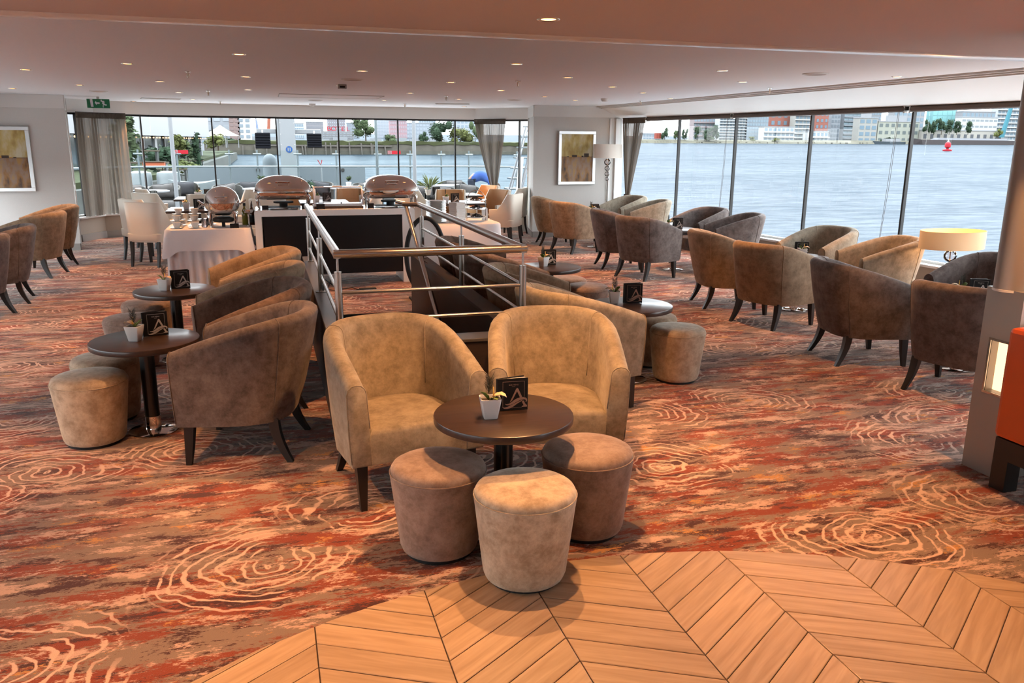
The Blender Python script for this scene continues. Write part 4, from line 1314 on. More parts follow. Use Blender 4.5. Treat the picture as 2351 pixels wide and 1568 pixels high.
for (x, y, a, wd) in ((-.98, 12.95, 8, 'on the left dining table behind the cups'), (-1.0, 15.5, 0, 'on the far left dining table by the bow window'), (3.10, 15.62, -10, 'on the far right dining table'), (3.02, 13.62, -8, 'on the right dining table behind the napkins'), (.95, 14.2, 0, 'on the middle dining table behind the display case')):
    dup(menu0, 'black folded bar menu ' + wd, (x, y, .751), D2R(a), {'frame_line': M_SILVERP, 'emblem': M_SILVERP, 'lettering': M_SILVERP}, 'bar menus on the dining tables')
    dup(pot0, 'white flower pot ' + wd, (x - .17, y - .06, .751), R.uniform(0, 6), None, 'flower pots on the dining tables', (1.15, 1.15, 1.15))


# ------------------------------------------------------------------ floor lamps
def floor_lamp(name, lab, x, y, ztop, h, rx, ry_, pole_z, lit):
    t = thing(name, lab, 'lamp', (x, y, 0))
    m = MB()
    n = 40
    rows = [[(a * rx * math.cos(2 * PI * i / n), a * ry_ * math.sin(2 * PI * i / n), z) for i in range(n)] for a, z in ((1, ztop - h), (1, ztop), (.985, ztop), (.985, ztop - h))]
    m.rings(rows + [rows[0]], cap0=False, cap1=False)
    obj('lamp_shade', m, M_SHADELIT if lit > 5 else M_SHADE, t, smooth=40)
    m = MB(); m.tube([(0, 0, .02), (0, 0, ztop - h * .6)], .008, 10); obj('pole', m, M_CHROME, t, smooth=60)
    m = MB(); m.lathe([(.15, 0), (.15, .012), (.02, .022), (0, .022)], 28); obj('base', m, M_CHROME, t, smooth=40)
    for k, (z, r) in enumerate(((ztop - h - .075, .060), (ztop - h - .185, .048), (ztop - h - .285, .045), (ztop - h - .375, .036))):
        m = MB(); m.lathe([(r * math.sin(a * PI / 10) if 0 < a < 10 else 0, z - r * math.cos(a * PI / 10)) for a in range(11)], 18); obj('crystal_ball', m, M_ACRYL, t, smooth=180)
    m = MB(); m.lathe([(0, ztop - h * .75), (.035, ztop - h * .6), (.04, ztop - h * .4), (0, ztop - h * .25)], 14); obj('bulb', m, M_BULB, t, smooth=180)
    if lit:
        l = bpy.data.lights.new('lamp_light', 'POINT'); l.energy = lit; l.color = (1, .46, .13); l.shadow_soft_size = .05
        lo = bpy.data.objects.new('lamp_light', l); COL.objects.link(lo); lo.parent = t; lo.location = (0, 0, ztop - h * .45)
    return t


floor_lamp('floor_lamp', 'floor lamp with white drum shade and crystal balls beside the wall painting', 6.0, 14.18, 1.72, .245, .27, .20, 0, 2)
floor_lamp('floor_lamp', 'floor lamp with lit oval orange shade by the window near the column', 6.33, 6.38, .95, .17, .34, .22, 0, 26)


# ------------------------------------------------------------------ curtains
def curtain(name, lab, path, z0, z1, tie=None, folds=16, amp=.03):
    """pleated sheer along a floor path; tie = (height, point the cloth is gathered to)"""
    t = thing(name, lab, 'curtain')
    a, b = Vector(path[0]), Vector(path[-1])
    pl = [Vector(p) for p in path]
    L = [0]
    for p, q in zip(pl, pl[1:]): L.append(L[-1] + (q - p).length)

    def pos(u):
        d = u * L[-1]
        for k in range(len(pl) - 1):
            if d <= L[k + 1] + 1e-9:
                f = (d - L[k]) / (L[k + 1] - L[k]); p = pl[k].lerp(pl[k + 1], f); dd = (pl[k + 1] - pl[k]).normalized()
                return p, Vector((-dd.y, dd.x))
    NUU = folds * 9
    rows = []
    for j in range(25):
        v = j / 24; z = lerp(z1 - .10, z0, v)
        row = []
        for i in range(NUU + 1):
            u = i / NUU
            p, n = pos(u)
            am = amp * (.55 + .45 * math.sin(i * .13 + 2 * v)) * (1 + .2 * v)
            q = p + n * am * math.sin(u * folds * 2 * PI + .7 * math.sin(v * 3 + u * 9))
            if tie:
                zt, pt = tie
                if z > zt: g = ((z1 - z) / (z1 - zt)) ** 1.25
                else: g = 1 - .38 * ((zt - z) / (zt - z0)) ** .6
                g *= .88
                q = q.lerp(Vector(pt) + n * am * .6 * math.sin(u * folds * 2 * PI) + (p - pl[0].lerp(pl[-1], .5)) * .06, g)
            row.append((q.x, q.y, z))
        rows.append(row)
    m = MB(); m.rings(rows, closed=False, cap0=False, cap1=False); obj('cloth', m, M_CURTAIN, t, smooth=180, fix=False)
    rows = []
    for z in (z1 - .10, z1 - .05, z1):
        rows.append([(lambda p, n: (p.x + n.x * .012 * math.sin(i * 1.9), p.y + n.y * .012 * math.sin(i * 1.9), z))(*pos(i / NUU)) for i in range(NUU + 1)])
    m = MB(); m.rings(rows, closed=False, cap0=False, cap1=False); h = obj('pleated_heading', m, M_CURTAIN, t, smooth=180, fix=False)
    h.modifiers.new('thick', 'SOLIDIFY').thickness = .004
    m = MB(); m.tube([(p.x, p.y, z1 - .005) for p in pl], .008, 6); obj('track', m, M_FRAME, t)
    if tie:
        m = MB(); m.lathe([(.065, tie[0] - .018), (.068, tie[0]), (.065, tie[0] + .018)], 16, (tie[1][0], tie[1][1], 0)); obj('tieback', m, M_CURTAIN, t, smooth=60)
    return t


curtain('sheer_curtain', 'long grey sheer curtain hanging to the sill at the left of the bow window', [(-3.03, 15.80), (-2.80, 16.27), (-2.36, 16.47)], Z_SILL + .005, Z_WIN + .01, None, 15, .035)
curtain('sheer_curtain', 'grey sheer curtain tied together at the right of the bow window', [(4.10, 16.64), (4.62, 16.15)], Z_SILL + .005, Z_WIN + .01, (.80, (4.42, 16.22)), 14, .03)
curtain('sheer_curtain', 'grey curtain with tieback at the left end of the river window', [(6.38, 14.42), (6.50, 13.72)], .40, Z_WIN + .01, (.80, (6.44, 14.22)), 10, .035)

# ------------------------------------------------------------------ paintings (flat abstract prints in silver frames)


def painting_mat():
    m, N, L, b = nodes_of('abstract_painting')
    tc = N.new('ShaderNodeTexCoord'); sp = N.new('ShaderNodeSeparateXYZ')
    L.new(tc.outputs['Object'], sp.inputs[0])
    nz = N.new('ShaderNodeTexNoise'); nz.inputs['Scale'].default_value = 5; nz.inputs['Detail'].default_value = 5
    mp = N.new('ShaderNodeMapping'); mp.inputs['Scale'].default_value = (1.3, 1, .6)
    L.new(tc.outputs['Object'], mp.inputs['Vector']); L.new(mp.outputs[0], nz.inputs['Vector'])
    sky = ramp(N, [(.36, (.33, .21, .05)), (.5, (.50, .38, .14)), (.64, (.60, .54, .38))])
    low = ramp(N, [(.34, (.07, .045, .035)), (.46, (.30, .15, .05)), (.55, (.30, .21, .16)), (.66, (.42, .24, .07))])
    L.new(nz.outputs['Fac'], sky.inputs[0]); L.new(nz.outputs['Fac'], low.inputs[0])
    gt = N.new('ShaderNodeMapRange'); gt.inputs['From Min'].default_value = .02; gt.inputs['From Max'].default_value = .035
    L.new(sp.outputs['Z'], gt.inputs['Value'])
    mx = N.new('ShaderNodeMix'); mx.data_type = 'RGBA'
    L.new(gt.outputs[0], mx.inputs[0]); L.new(low.outputs[0], mx.inputs[6]); L.new(sky.outputs[0], mx.inputs[7])
    L.new(mx.outputs[2], b.inputs['Base Color'])
    b.inputs['Roughness'].default_value = .6
    return m


M_PAINT = painting_mat()
M_SILVER = mat('silver_frame', (.78, .79, .79), .28, .55)
M_PDARK = mat('painted_dark_brown', (.05, .028, .018), .6)
M_PGOLD = mat('painted_ochre', (.50, .26, .06), .6)


def painting(lab, x0, x1, z0, z1, y, seed):
    cx, cz = (x0 + x1) / 2, (z0 + z1) / 2
    t = thing('painting', lab, 'painting', (cx, y, cz))
    w, h = (x1 - x0) / 2, (z1 - z0) / 2
    fw = .055
    for (a, b, c, d) in ((-w, w, h - fw, h), (-w, w, -h, -h + fw), (-w, -w + fw, -h + fw, h - fw), (w - fw, w, -h + fw, h - fw)):
        m = MB(); m.box((a, -.035, c), (b, 0, d)); obj('frame_bar', m, M_SILVER, t, bevel=.004)
    m = MB(); m.box((-w + fw, -.02, -h + fw), (w - fw, -.008, h - fw)); cv = obj('canvas', m, M_PAINT, t)
    seed_s = seed
    m = MB(); m.box((-w + fw, -.0206, .016), (w - fw, -.0203, .021))
    for x0_, x1_, h_ in ((-.10, .0, .035), (.14, .235, .062), (.09, .13, .02), (-.2, -.16, .01)):
        x0_, x1_ = x0_ * seed_s, x1_ * seed_s
        m.box((min(x0_, x1_), -.0208, .016), (max(x0_, x1_), -.0203, .022 + h_))
    obj('painted_skyline', m, M_PDARK, cv)
    m = MB()
    for x0_, x1_, h_ in ((.0, .03, .030), (.035, .09, .012), (-.15, -.10, .012), (.235, .25, .02)):
        x0_, x1_ = x0_ * seed_s, x1_ * seed_s
        m.box((min(x0_, x1_), -.0211, .018), (max(x0_, x1_), -.0203, .022 + h_))
    obj('painted_houses', m, M_PGOLD, cv)


painting('abstract ochre landscape in a silver frame on the right wall by the floor lamp', 5.20, 5.93, .98, 1.95, 14.625, 1)
painting('abstract brown landscape in a silver frame on the left wall', -4.30, -3.47, .94, 1.92, 14.55, -1)

# ------------------------------------------------------------------ exit sign, sockets, switch
t = thing('exit_sign', 'green emergency exit sign with running figure and arrow under the ceiling at left', 'sign', (-2.52, 14.95, 2.30), D2R(8))
m = MB(); m.box((-.165, -.015, -.075), (.165, .015, .065)); sg = obj('panel', m, M_GREEN, t, bevel=.006)
m = MB(); m.box((-.02, -.01, .065), (.02, .01, .10)); obj('hanger', m, M_STEEL, t)


def sgp(u, v): return ((u - 1110) / 900 * .16, (720 - v) / 215 * .068)


ar = [sgp(*p) for p in ((820, 700), (930, 610), (955, 675), (1215, 680), (1215, 750), (985, 750), (970, 820))]
obj('arrow', flat2d([ar], -.0155), M_SIGNW, sg)
dr = [sgp(*p) for p in ((440, 530), (650, 530), (700, 905), (490, 905))]
obj('door_symbol', flat2d([dr], -.0155), M_SIGNW, sg)
hd = [sgp(1365 + 50 * math.cos(a * PI / 6), 590 + 55 * math.sin(a * PI / 6)) for a in range(12)]
bd = [sgp(*p) for p in ((1390, 560), (1450, 610), (1560, 600), (1650, 665), (1640, 695), (1550, 650), (1590, 720), (1680, 770), (1780, 770), (1780, 825), (1640, 825), (1540, 795), (1505, 850), (1505, 920), (1450, 920), (1455, 830), (1510, 770), (1480, 740), (1430, 770), (1410, 740), (1450, 700), (1420, 650), (1370, 620))]
obj('running_figure', flat2d([hd, bd], -.0155), M_SIGNW, sg)
t = thing('double_socket', 'white double wall socket under the sill at the left of the bow window', 'socket', (-2.375, 16.583, .25), D2R(23.3))
for s_ in (-.042, .042):
    m = MB(); m.box((s_ - .040, -.012, -.04), (s_ + .040, 0, .04)); p = obj('socket_plate', m, M_WHITE, t, bevel=.003)
    m = MB(); m.lathe([(.022, .0), (.022, .002), (0, .002)], 18, M=Matrix.Translation((s_, -.0125, 0)) @ Matrix.Rotation(PI / 2, 4, 'X')); obj('plug_recess', m, M_BASE, p)
t = thing('wall_switch', 'small white wall switch on the left window jamb', 'switch', (-2.97, 14.72, .98), D2R(80))
m = MB(); m.box((-.035, -.008, -.05), (.035, .008, .05)); obj('plate', m, M_WHITE, t, bevel=.003)
m = MB(); m.box((-.02, -.012, -.02), (.02, -.008, .02)); obj('rocker', m, M_TRIM, t)

# ------------------------------------------------------------------ ceiling fittings
dl0 = thing('ceiling_downlight', 'x', 'ceiling light')
m = MB(); m.lathe([(.036, -.001), (.052, -.004), (.055, -.001), (.055, .0), (.036, .0)], 24); obj('bezel', m, M_GOLD, dl0, smooth=50)
m = MB(); m.lathe([(.0, -.002), (.034, -.0015), (.036, .0)], 20); obj('lamp_glass', m, M_BULB, dl0)
lights = [(-.15, 7.08), (2.12, 7.08), (4.08, 7.02), (6.0, 7.0), (-1.13, 8.31), (.94, 8.31), (3.05, 8.33), (5.02, 8.2), (-2.2, 9.4), (-.15, 9.52), (2.07, 9.5), (4.05, 9.5), (-1.12, 10.68), (.94, 10.63), (3.0, 10.7), (4.9, 10.45), (-2.18, 11.79), (-.17, 11.95), (1.99, 11.8), (4.0, 11.9), (5.9, 11.6), (-3.23, 12.99), (-1.13, 13.03), (.90, 13.4), (4.78, 12.69), (1.94, 14.05), (3.0, 13.2), (-1.11, 15.18), (3.74, 15.98), (-2.2, 16.45),
          (-.15, 4.75), (2.1, 4.72), (4.08, 4.72), (-2.2, 4.72), (-2.2, 7.05), (-3.2, 8.3), (-4.2, 7.0), (-4.2, 4.7), (6.0, 4.7)]
low_l = [(1.29, 3.80), (1.05, 3.0), (-1.3, 3.2), (-1.2, .8), (3.6, 2.6), (-3.4, 2.6), (-1.2, -1.5), (1.3, -1.5), (3.75, -1.5)]
WORD = {0: 'far left', 1: 'left', 2: 'middle', 3: 'right', 4: 'far right'}
spot = bpy.data.lights.new('spot', 'SPOT')
spot.energy = SPOT_W; spot.color = SPOT_COL; spot.spot_size = D2R(54); spot.spot_blend = .5; spot.shadow_soft_size = .022
spotn = spot.copy(); spotn.spot_size = D2R(94); spotn.spot_blend = .3; spotn.energy = SPOT_W * .95; spotn.color = (1.0, .48, .19)
first = True
allp = [(x, y, Z_CEIL) for x, y in lights] + [(x, y, Z_LOW) for x, y in low_l]
ORD = ('first', 'second', 'third', 'fourth', 'fifth', 'sixth', 'seventh', 'eighth', 'ninth', 'tenth', 'eleventh')
for (x, y, z) in allp:
    rowk = int((y - 4.5 + .6) / 1.18) if z > 2.35 else -1 - int((5 - y) / .9)
    same = sorted(p[0] for p in allp if p[2] == z and (int((p[1] - 4.5 + .6) / 1.18) if z > 2.35 else -1 - int((5 - p[1]) / .9)) == rowk)
    where = 'row %s beyond the low ceiling edge' % ORD[rowk] if z > 2.35 else 'low ceiling row %s behind its white edge' % ORD[-1 - rowk]
    lab = 'small lit ceiling downlight, %s from the left, ' % ORD[same.index(x)] + where
    if first:
        d = dl0; d.location = (x, y, z); d['label'] = lab; d['group'] = 'recessed downlights in the ceiling'; first = False
    else:
        d = dup(dl0, lab, (x, y, z), 0, None, 'recessed downlights in the ceiling')
    lo = bpy.data.objects.new('downlight_beam', spot if z > 2.35 else spotn); COL.objects.link(lo); lo.location = (x, y, z - .012)
sp0 = thing('sprinkler', 'x', 'sprinkler')
m = MB(); m.lathe([(.0, 0), (.032, 0), (.032, -.006), (.012, -.012), (0, -.012)][::-1], 18); obj('escutcheon', m, M_CHROME, sp0, smooth=50)
m = MB(); m.tube([(0, 0, -.01), (0, 0, -.05)], .008, 8); m.tube([(-.012, 0, -.02), (-.014, 0, -.045), (0, 0, -.065)], .003, 6); m.tube([(.012, 0, -.02), (.014, 0, -.045), (0, 0, -.065)], .003, 6); obj('head', m, M_GOLD, sp0, smooth=60)
m = MB(); m.lathe([(0, -.064), (.016, -.064), (.016, -.067), (0, -.067)], 14); obj('deflector', m, M_CHROME, sp0)
for k, (x, y, lab) in enumerate(((-.68, 8.97, 'ceiling sprinkler nearest, left of centre'), (-.70, 12.4, 'ceiling sprinkler in the middle, left of centre'), (-.70, 15.64, 'ceiling sprinkler farthest, left, by the bow soffit'),
                                 (2.70, 8.95, 'ceiling sprinkler nearest, right of centre'), (2.61, 12.31, 'ceiling sprinkler in the middle, right of centre'), (2.46, 15.18, 'ceiling sprinkler farthest, right, by the bow soffit'),
                                 (5.86, 8.95, 'ceiling sprinkler nearest on the river window cornice'), (5.80, 12.43, 'ceiling sprinkler farther on the river window cornice'))):
    if k == 0: sp0.location = (x, y, Z_CEIL); sp0['label'] = lab; sp0['group'] = 'ceiling sprinklers'
    else: dup(sp0, lab, (x, y, Z_CEIL), R.uniform(0, 3), None, 'ceiling sprinklers')
sk0 = thing('ceiling_speaker', 'x', 'speaker')
m = MB(); m.lathe([(.12, 0), (.118, -.006), (.10, -.012), (.098, -.009)], 30); obj('rim', m, M_TRIM, sk0, smooth=50)
m = MB(); m.lathe([(.0, -.014), (.05, -.0135), (.099, -.009)], 30); obj('grille', m, mat('speaker_grille', (.42, .36, .33), .7), sk0)
for k, (x, y, lab) in enumerate(((.96, 9.46, 'round ceiling speaker in the middle above the buffet aisle'), (-2.2, 13.17, 'round ceiling speaker at left near the exit sign'), (5.05, 6.98, 'round white ceiling speaker at right over the window tables'), (3.86, 12.98, 'round ceiling speaker at right near the window corner'), (.86, 14.56, 'round ceiling speaker far in the middle by the bow'))):
    if k == 0: sk0.location = (x, y, Z_CEIL); sk0['label'] = lab; sk0['group'] = 'round ceiling speakers'
    else: dup(sk0, lab, (x, y, Z_CEIL), 0, None, 'round ceiling speakers')
for k, (x, y, lab) in enumerate(((.88, 15.96, 'small white smoke detector in the middle by the bow soffit'), (5.0, 12.0, 'small white smoke detector at right before the painting wall'))):
    t = thing('smoke_detector', lab, 'detector', (x, y, Z_CEIL))
    m = MB(); m.lathe([(.06, 0), (.06, -.02), (.045, -.045), (0, -.05)], 24); obj('body', m, M_TRIM, t, smooth=40)
    m = MB(); m.lathe([(.05, -.022), (.046, -.036), (.042, -.036)], 24); obj('vent_ring', m, M_BASE, t)
t = thing('motion_sensor', 'small grey box sensor hanging in the middle of the ceiling', 'sensor', (.93, 10.36, Z_CEIL))
m = MB(); m.box((-.05, -.03, -.05), (.05, .03, 0)); obj('housing', m, M_BASE, t, bevel=.004)
m = MB(); m.box((-.03, -.032, -.04), (.03, -.03, -.02)); obj('lens', m, M_BLACK, t)
for x, y, a, lab in ((-1.6, 15.1, 12, 'light rectangular ceiling air vent at left behind the exit sign'), (3.25, 14.8, -14, 'light rectangular ceiling air vent at right of the bow')):
    t = thing('air_vent', lab, 'vent', (x, y, Z_CEIL), D2R(a))
    m = MB(); m.box((-.30, -.14, -.010), (.30, .14, 0)); obj('frame', m, M_WHITE, t, bevel=.003)
    for k in range(5):
        m = MB(); m.box((-.27, -.105 + .045 * k, -.014), (.27, -.075 + .045 * k, -.010)); obj('slat', m, M_TRIM, t)
t = thing('ceiling_hatch', 'flush rectangular access hatch in the middle of the far ceiling', 'hatch', (1.0, 13.2, Z_CEIL))
m = MB(); m.box((-.75, -.45, -.004), (.75, .45, 0)); obj('panel', m, M_CEIL, t)
m = MB()
for a in ((-.76, -.46, .76, -.452), (-.76, .452, .76, .46), (-.76, -.46, -.752, .46), (.752, -.46, .76, .46)): m.box((a[0], a[1], -.006), (a[2], a[3], 0))
obj('edge', m, M_BASE, t)

# ------------------------------------------------------------------ column with lit niche, orange sofa
t = thing('column', 'grey metal column with wider rounded upper cladding and a lit niche at the right edge', 'column', (0, 0, 0))
CXm, CXM = 3.67, 3.95
CYA, CYB = 3.19, 3.42
NZ0, NZ1, NY0, NY1 = .46, .74, 3.235, 3.345
m = MB()
m.box((CXm, CYA, 0), (CXM, CYB, NZ0)); m.box((CXm, CYA, NZ1), (CXM, CYB, 1.02))
m.box((CXm, CYA, NZ0), (CXM, NY0, NZ1)); m.box((CXm, NY1, NZ0), (CXM, CYB, NZ1)); m.box((CXm + .08, NY0, NZ0), (CXM, NY1, NZ1))
M_COL = mat('grey_column_metal', (.33, .30, .27), .42, .45)
obj('lower_shaft', m, M_COL, t)
m = MB(); m.rings([[(3.79 + .15 * math.cos(a * PI / 14), 3.325 + .105 * math.sin(a * PI / 14), z) for a in range(28)] for z in (1.012, Z_LOW)]); obj('upper_cladding', m, M_COL, t, smooth=40)
m = MB(); m.rings([[(3.79 + .154 * math.cos(a * PI / 14), 3.325 + .109 * math.sin(a * PI / 14), z) for a in range(28)] for z in (1.008, 1.02)]); obj('cladding_ring', m, M_TRIM, t, smooth=40)
m = MB()
for a in ((NY0 - .012, NZ0 - .012, NY1 + .012, NZ0), (NY0 - .012, NZ1, NY1 + .012, NZ1 + .012), (NY0 - .012, NZ0, NY0, NZ1), (NY1, NZ0, NY1 + .012, NZ1)):
    m.box((CXm - .006, a[0], a[1]), (CXm + .004, a[2], a[3]))
n_ = obj('niche_frame', m, M_STEEL, t)
m = MB(); m.box((CXm + .05, NY0 + .002, NZ0 + .002), (CXm + .075, NY1 - .002, NZ1 - .002)); obj('niche_lamp', m, mat('niche_glow', (1, .8, .6), .5, emit=(1, .62, .34), es=1.6), n_)
t = thing('sofa', 'bright orange leather sofa end on a black plinth at the right frame edge', 'sofa', (0, 0, 0))
m = MB(); m.box((3.555, 1.2, .28), (3.72, 3.15, .86)); obj('side_arm', m, M_ORANGE, t, bevel=.025)
m = MB(); m.box((3.725, 2.98, .28), (4.5, 3.15, .86)); obj('backrest', m, M_ORANGE, t, bevel=.025)
m = MB(); m.box((3.725, 1.2, .28), (4.5, 2.975, .46)); obj('seat_cushion', m, M_ORANGE, t, bevel=.03)
m = MB(); m.box((3.565, 1.2, .17), (4.5, 3.135, .278)); obj('plinth', m, M_BLACKWOOD, t)
for x, y in ((3.565, 3.045), (3.565, 1.25), (4.40, 3.03), (4.40, 1.25)):
    m = MB(); m.box((x, y, 0), (x + .09, y + .09, .17)); obj('leg', m, M_BLACKWOOD, t)


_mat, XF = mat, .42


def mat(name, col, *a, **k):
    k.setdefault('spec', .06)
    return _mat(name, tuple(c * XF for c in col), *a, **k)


# ------------------------------------------------------------------ outside: deck, river, banks
FWD, TILT, WZ = (.2843, .9587), .0105, -2.6


def ZW(x, y): return WZ + TILT * (x * FWD[0] + y * FWD[1])


m = MB()
S = 1500
m.add([(x, y, ZW(x, y)) for x, y in ((-S, -S / 4), (S, -S / 4), (S, S), (-S, S))], [(0, 1, 2, 3)])
tag(obj('river', m, water_mat()), 'wide grey-blue river outside all windows', 'river', None, 'structure')
M_DECK = _mat('deck_coating', (.36, .36, .355), .6, noise=.1, nscale=4)  # kept brighter than other outdoor colours to bounce light onto the ceiling
m = MB(); m.prism([(-4.6, 16.9), (6.4, 16.9), (8.3, 20), (7.4, 21.4), (6.0, 22.6), (-2.8, 22.6), (-4.6, 21.5)], -.5, -.03)
tag(obj('outer_deck', m, M_DECK), 'grey outer bow deck outside the front windows', 'deck', None, 'structure')
for nm_, run, sg in (('right', RIGHT, 1), ('left', LEFT, -1)):
    m = MB(); wallrun(m, [(x + .32 * sg, y) for x, y in run], 1.7 * sg, -.3, .06)
    tag(obj('side_deck', m, _mat('white_side_deck_' + nm_, (.46, .46, .455), .5)), 'white side deck along the %s windows' % nm_, 'deck', None, 'structure')  # side decks added to bounce sky light up onto the lounge ceiling
m = MB(); m.prism([(-4.6, 16.95), (-5.9, 14), (-6.3, 4), (-6.3, -4.4), (8.2, -4.4), (8.2, 4), (7.3, 14), (6.4, 16.95)], -3.2, -.7)
tag(obj('hull', m, mat('white_hull', (.3, .3, .3), .5)), None, None, None, 'structure')

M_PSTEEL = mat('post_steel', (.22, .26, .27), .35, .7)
rl2 = thing('deck_railing', 'glass wind screen with steel posts and hand rail round the outer deck', 'railing')
RP = [(-4.4, 20.6), (-2.96, 22.0), (-2.09, 22.1), (-.87, 22.1), (-.2, 22.1), (.79, 22.1), (1.76, 22.1), (2.83, 22.1), (3.69, 22.1), (4.53, 22.1), (5.29, 22.1), (6.5, 21.6), (7.3, 20.6)]
for i, (x, y) in enumerate(RP):
    m = MB(); m.tube([(x, y, -.03), (x, y, 1.5)], .022, 8); p = obj('post', m, M_PSTEEL, rl2, smooth=60)
    m = MB(); m.lathe([(.02, -.1), (.02, .1)], 8, M=Matrix.Translation((x, y - .03, 1.40)) @ Matrix.Rotation(PI / 2, 4, 'Y')); obj('clamp', m, M_PSTEEL, p, smooth=60)
for a, b in zip(RP, RP[1:]):
    m = MB(); wallrun(m, [a, b], .01, .06, 1.49); obj('glass_panel', m, M_RAILGLASS, rl2)
    m = MB(); m.tube([(a[0], a[1] - .05, 1.09), (b[0], b[1] - .05, 1.09)], .024, 8); obj('hand_rail', m, M_PSTEEL, rl2, smooth=60)
for k, (x, r_) in enumerate(((-1.97, .045), (2.54, .03), (3.44, .045))):
    t = thing('awning_post', ('thick white awning post at left outside the bow window', 'thin grey awning post in the middle right outside the bow window', 'thick white awning post right of the thin one outside')[k], 'post', (x, 20.0, 0), 0, 'awning posts on the outer deck')
    m = MB(); m.lathe([(r_, -.03), (r_, 3.2)], 14); obj('shaft', m, M_XWHITE if k != 1 else M_PSTEEL, t, smooth=60)
    m = MB(); m.lathe([(r_ * 2.2, -.03), (r_ * 2.2, .0), (r_, .02)], 14); obj('foot', m, M_PSTEEL, t)
for k, (px_, py_) in enumerate(((415, 349), (905, 350))):
    p = at(px_, py_, 22.06)
    t = thing('no_smoking_sign', 'small red and white notice with ban symbol on the ' + ('left', 'right')[k] + ' deck glass', 'sign', p)
    m = MB(); m.box((-.17, -.004, -.045), (.17, .004, .045)); s_ = obj('plate', m, mat('sign_plate_red', (.40, .02, .03), .5), t)
    m = MB(); m.box((-.165, -.0055, -.04), (-.07, -.0041, .04)); obj('symbol_field', m, M_XWHITE, s_)
    m = MB(); m.tube([(-.117 + .032 * math.cos(a * PI / 10), -.0065, .032 * math.sin(a * PI / 10)) for a in range(21)], .005, 4, caps=False); m.tube([(-.14, -.0065, .022), (-.095, -.0065, -.022)], .005, 4); obj('ban_symbol', m, mat('sign_red', (.45, .01, .01), .5), s_)

# bow fittings beyond the glass
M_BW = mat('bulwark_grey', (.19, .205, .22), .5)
t = thing('bulwark', 'low grey steel bulwark with round marks at the bow beyond the glass screen', 'bulwark')
p0, p1 = at(430, 384, 26), at(838, 384, 26)
m = MB(); m.box((p0.x, 26, -.6), (p1.x, 26.15, p0.z)); obj('plate', m, M_BW, t)
m = MB(); m.tube([(p0.x, 26.05, p0.z), (p1.x, 26.05, p0.z)], .035, 8); obj('top_tube', m, M_BW, t, smooth=60)
for px_ in (592, 670, 787):
    q = at(px_, 390, 25.98); m = MB(); m.lathe([(.055, -.01), (.055, .01), (.04, .012)], 16, M=Matrix.Translation(q) @ Matrix.Rotation(PI / 2, 4, 'X')); obj('round_mark', m, M_FRAME, t)
t = thing('fore_mast', 'wide white box mast with a round blue sign at the bow', 'mast', (.62, 24.2, 0))
m = MB(); m.box((-.21, -.15, -1), (.21, .15, 5)); obj('shaft', m, M_XWHITE, t, bevel=.01)
m = MB(); m.box((-.27, -.1, 1.35), (-.212, .1, 2.5)); obj('side_box', m, M_XWHITE, t)
m = MB()
for z in (1.62, 1.9, 2.2): m.box((-.19, -.158, z), (-.175, -.151, z + .015)); m.box((.175, -.158, z), (.19, -.158 + .007, z + .015))
obj('bolts', m, M_BASE, t)
sz = at(664, 343, 24.04)
m = MB(); m.lathe([(.088, -.004), (.088, .004)], 28, M=Matrix.Translation((sz.x - .62, -.156, sz.z)) @ Matrix.Rotation(PI / 2, 4, 'X')); bs = obj('blue_sign', m, mat('sign_blue', (.03, .09, .27), .4), t)
m = MB()
for s_ in (-.028, .026): m.box((s_ - .014, -.163, sz.z - .05), (s_ + .012, -.1605, sz.z + .05), Matrix.Translation((sz.x - .62, 0, 0)))
m.box((-.055, -.163, sz.z + .036), (-.03, -.1605, sz.z + .05), Matrix.Translation((sz.x - .62, 0, 0)))
obj('sign_symbol', m, M_XWHITE, bs)
t = thing('cross_bar', 'white horizontal beam across the bow mast carrying two dark floodlights', 'beam', (0, 24.45, 0))
b0, b1 = at(588, 301, 24.45), at(736, 303, 24.45)
m = MB(); m.box((b0.x, -.08, b0.z - .06), (b1.x, .08, b0.z + .06)); obj('beam', m, M_XWHITE, t, bevel=.01)
m = MB(); m.tube([(b0.x - .02, -.02, b0.z - .06), (b0.x + .05, -.05, b0.z - .2), (b0.x + .2, -.03, b0.z + .05)], .008, 6); obj('cable', m, M_BASE, t)
for k, (xa, xb, ya, yb) in enumerate(((587, 620, 305, 341), (706, 738, 307, 339))):
    a, b = at(xa, yb, 24.15), at(xb, ya, 24.15)
    t = thing('floodlight', 'dark louvred floodlight box hanging %s of the bow mast' % ('left', 'right')[k], 'floodlight', ((a.x + b.x) / 2, 24.2, a.z), 0, 'floodlights at the bow mast')
    w, h = (b.x - a.x) / 2, b.z - a.z
    m = MB(); m.box((-w, -.03, 0), (w, .14, h)); obj('housing', m, mat('floodlight_grey', (.02, .02, .024), .5), t)
    for q in range(6):
        m = MB(); m.box((-w * .95, -.035, 0), (w * .95, .0, h / 7.5), Matrix.Translation((0, -.03, h * (q + .1) / 6)) @ Matrix.Rotation(D2R(-25), 4, 'X')); obj('louvre', m, M_XBLACK, t)
    m = MB(); m.box((-.02, 0, h), (.02, .05, h + .08)); obj('hanger', m, M_BASE, t)
q = at(620, 384, 25.2)
t = thing('deck_ventilator', 'grey round topped deck ventilator left of the bow mast', 'ventilator', (q.x, 25.2, 0), 0)
m = MB(); m.lathe([(.20, -.6), (.20, 1.10), (.185, 1.22), (.13, 1.31), (.06, 1.35), (0, 1.36)], 22); obj('hood', m, M_BW, t, smooth=60)
m = MB(); m.lathe([(.22, -.6), (.22, -.5)], 22); obj('collar', m, M_BW, t)
q = at(737, 376, 24.6)
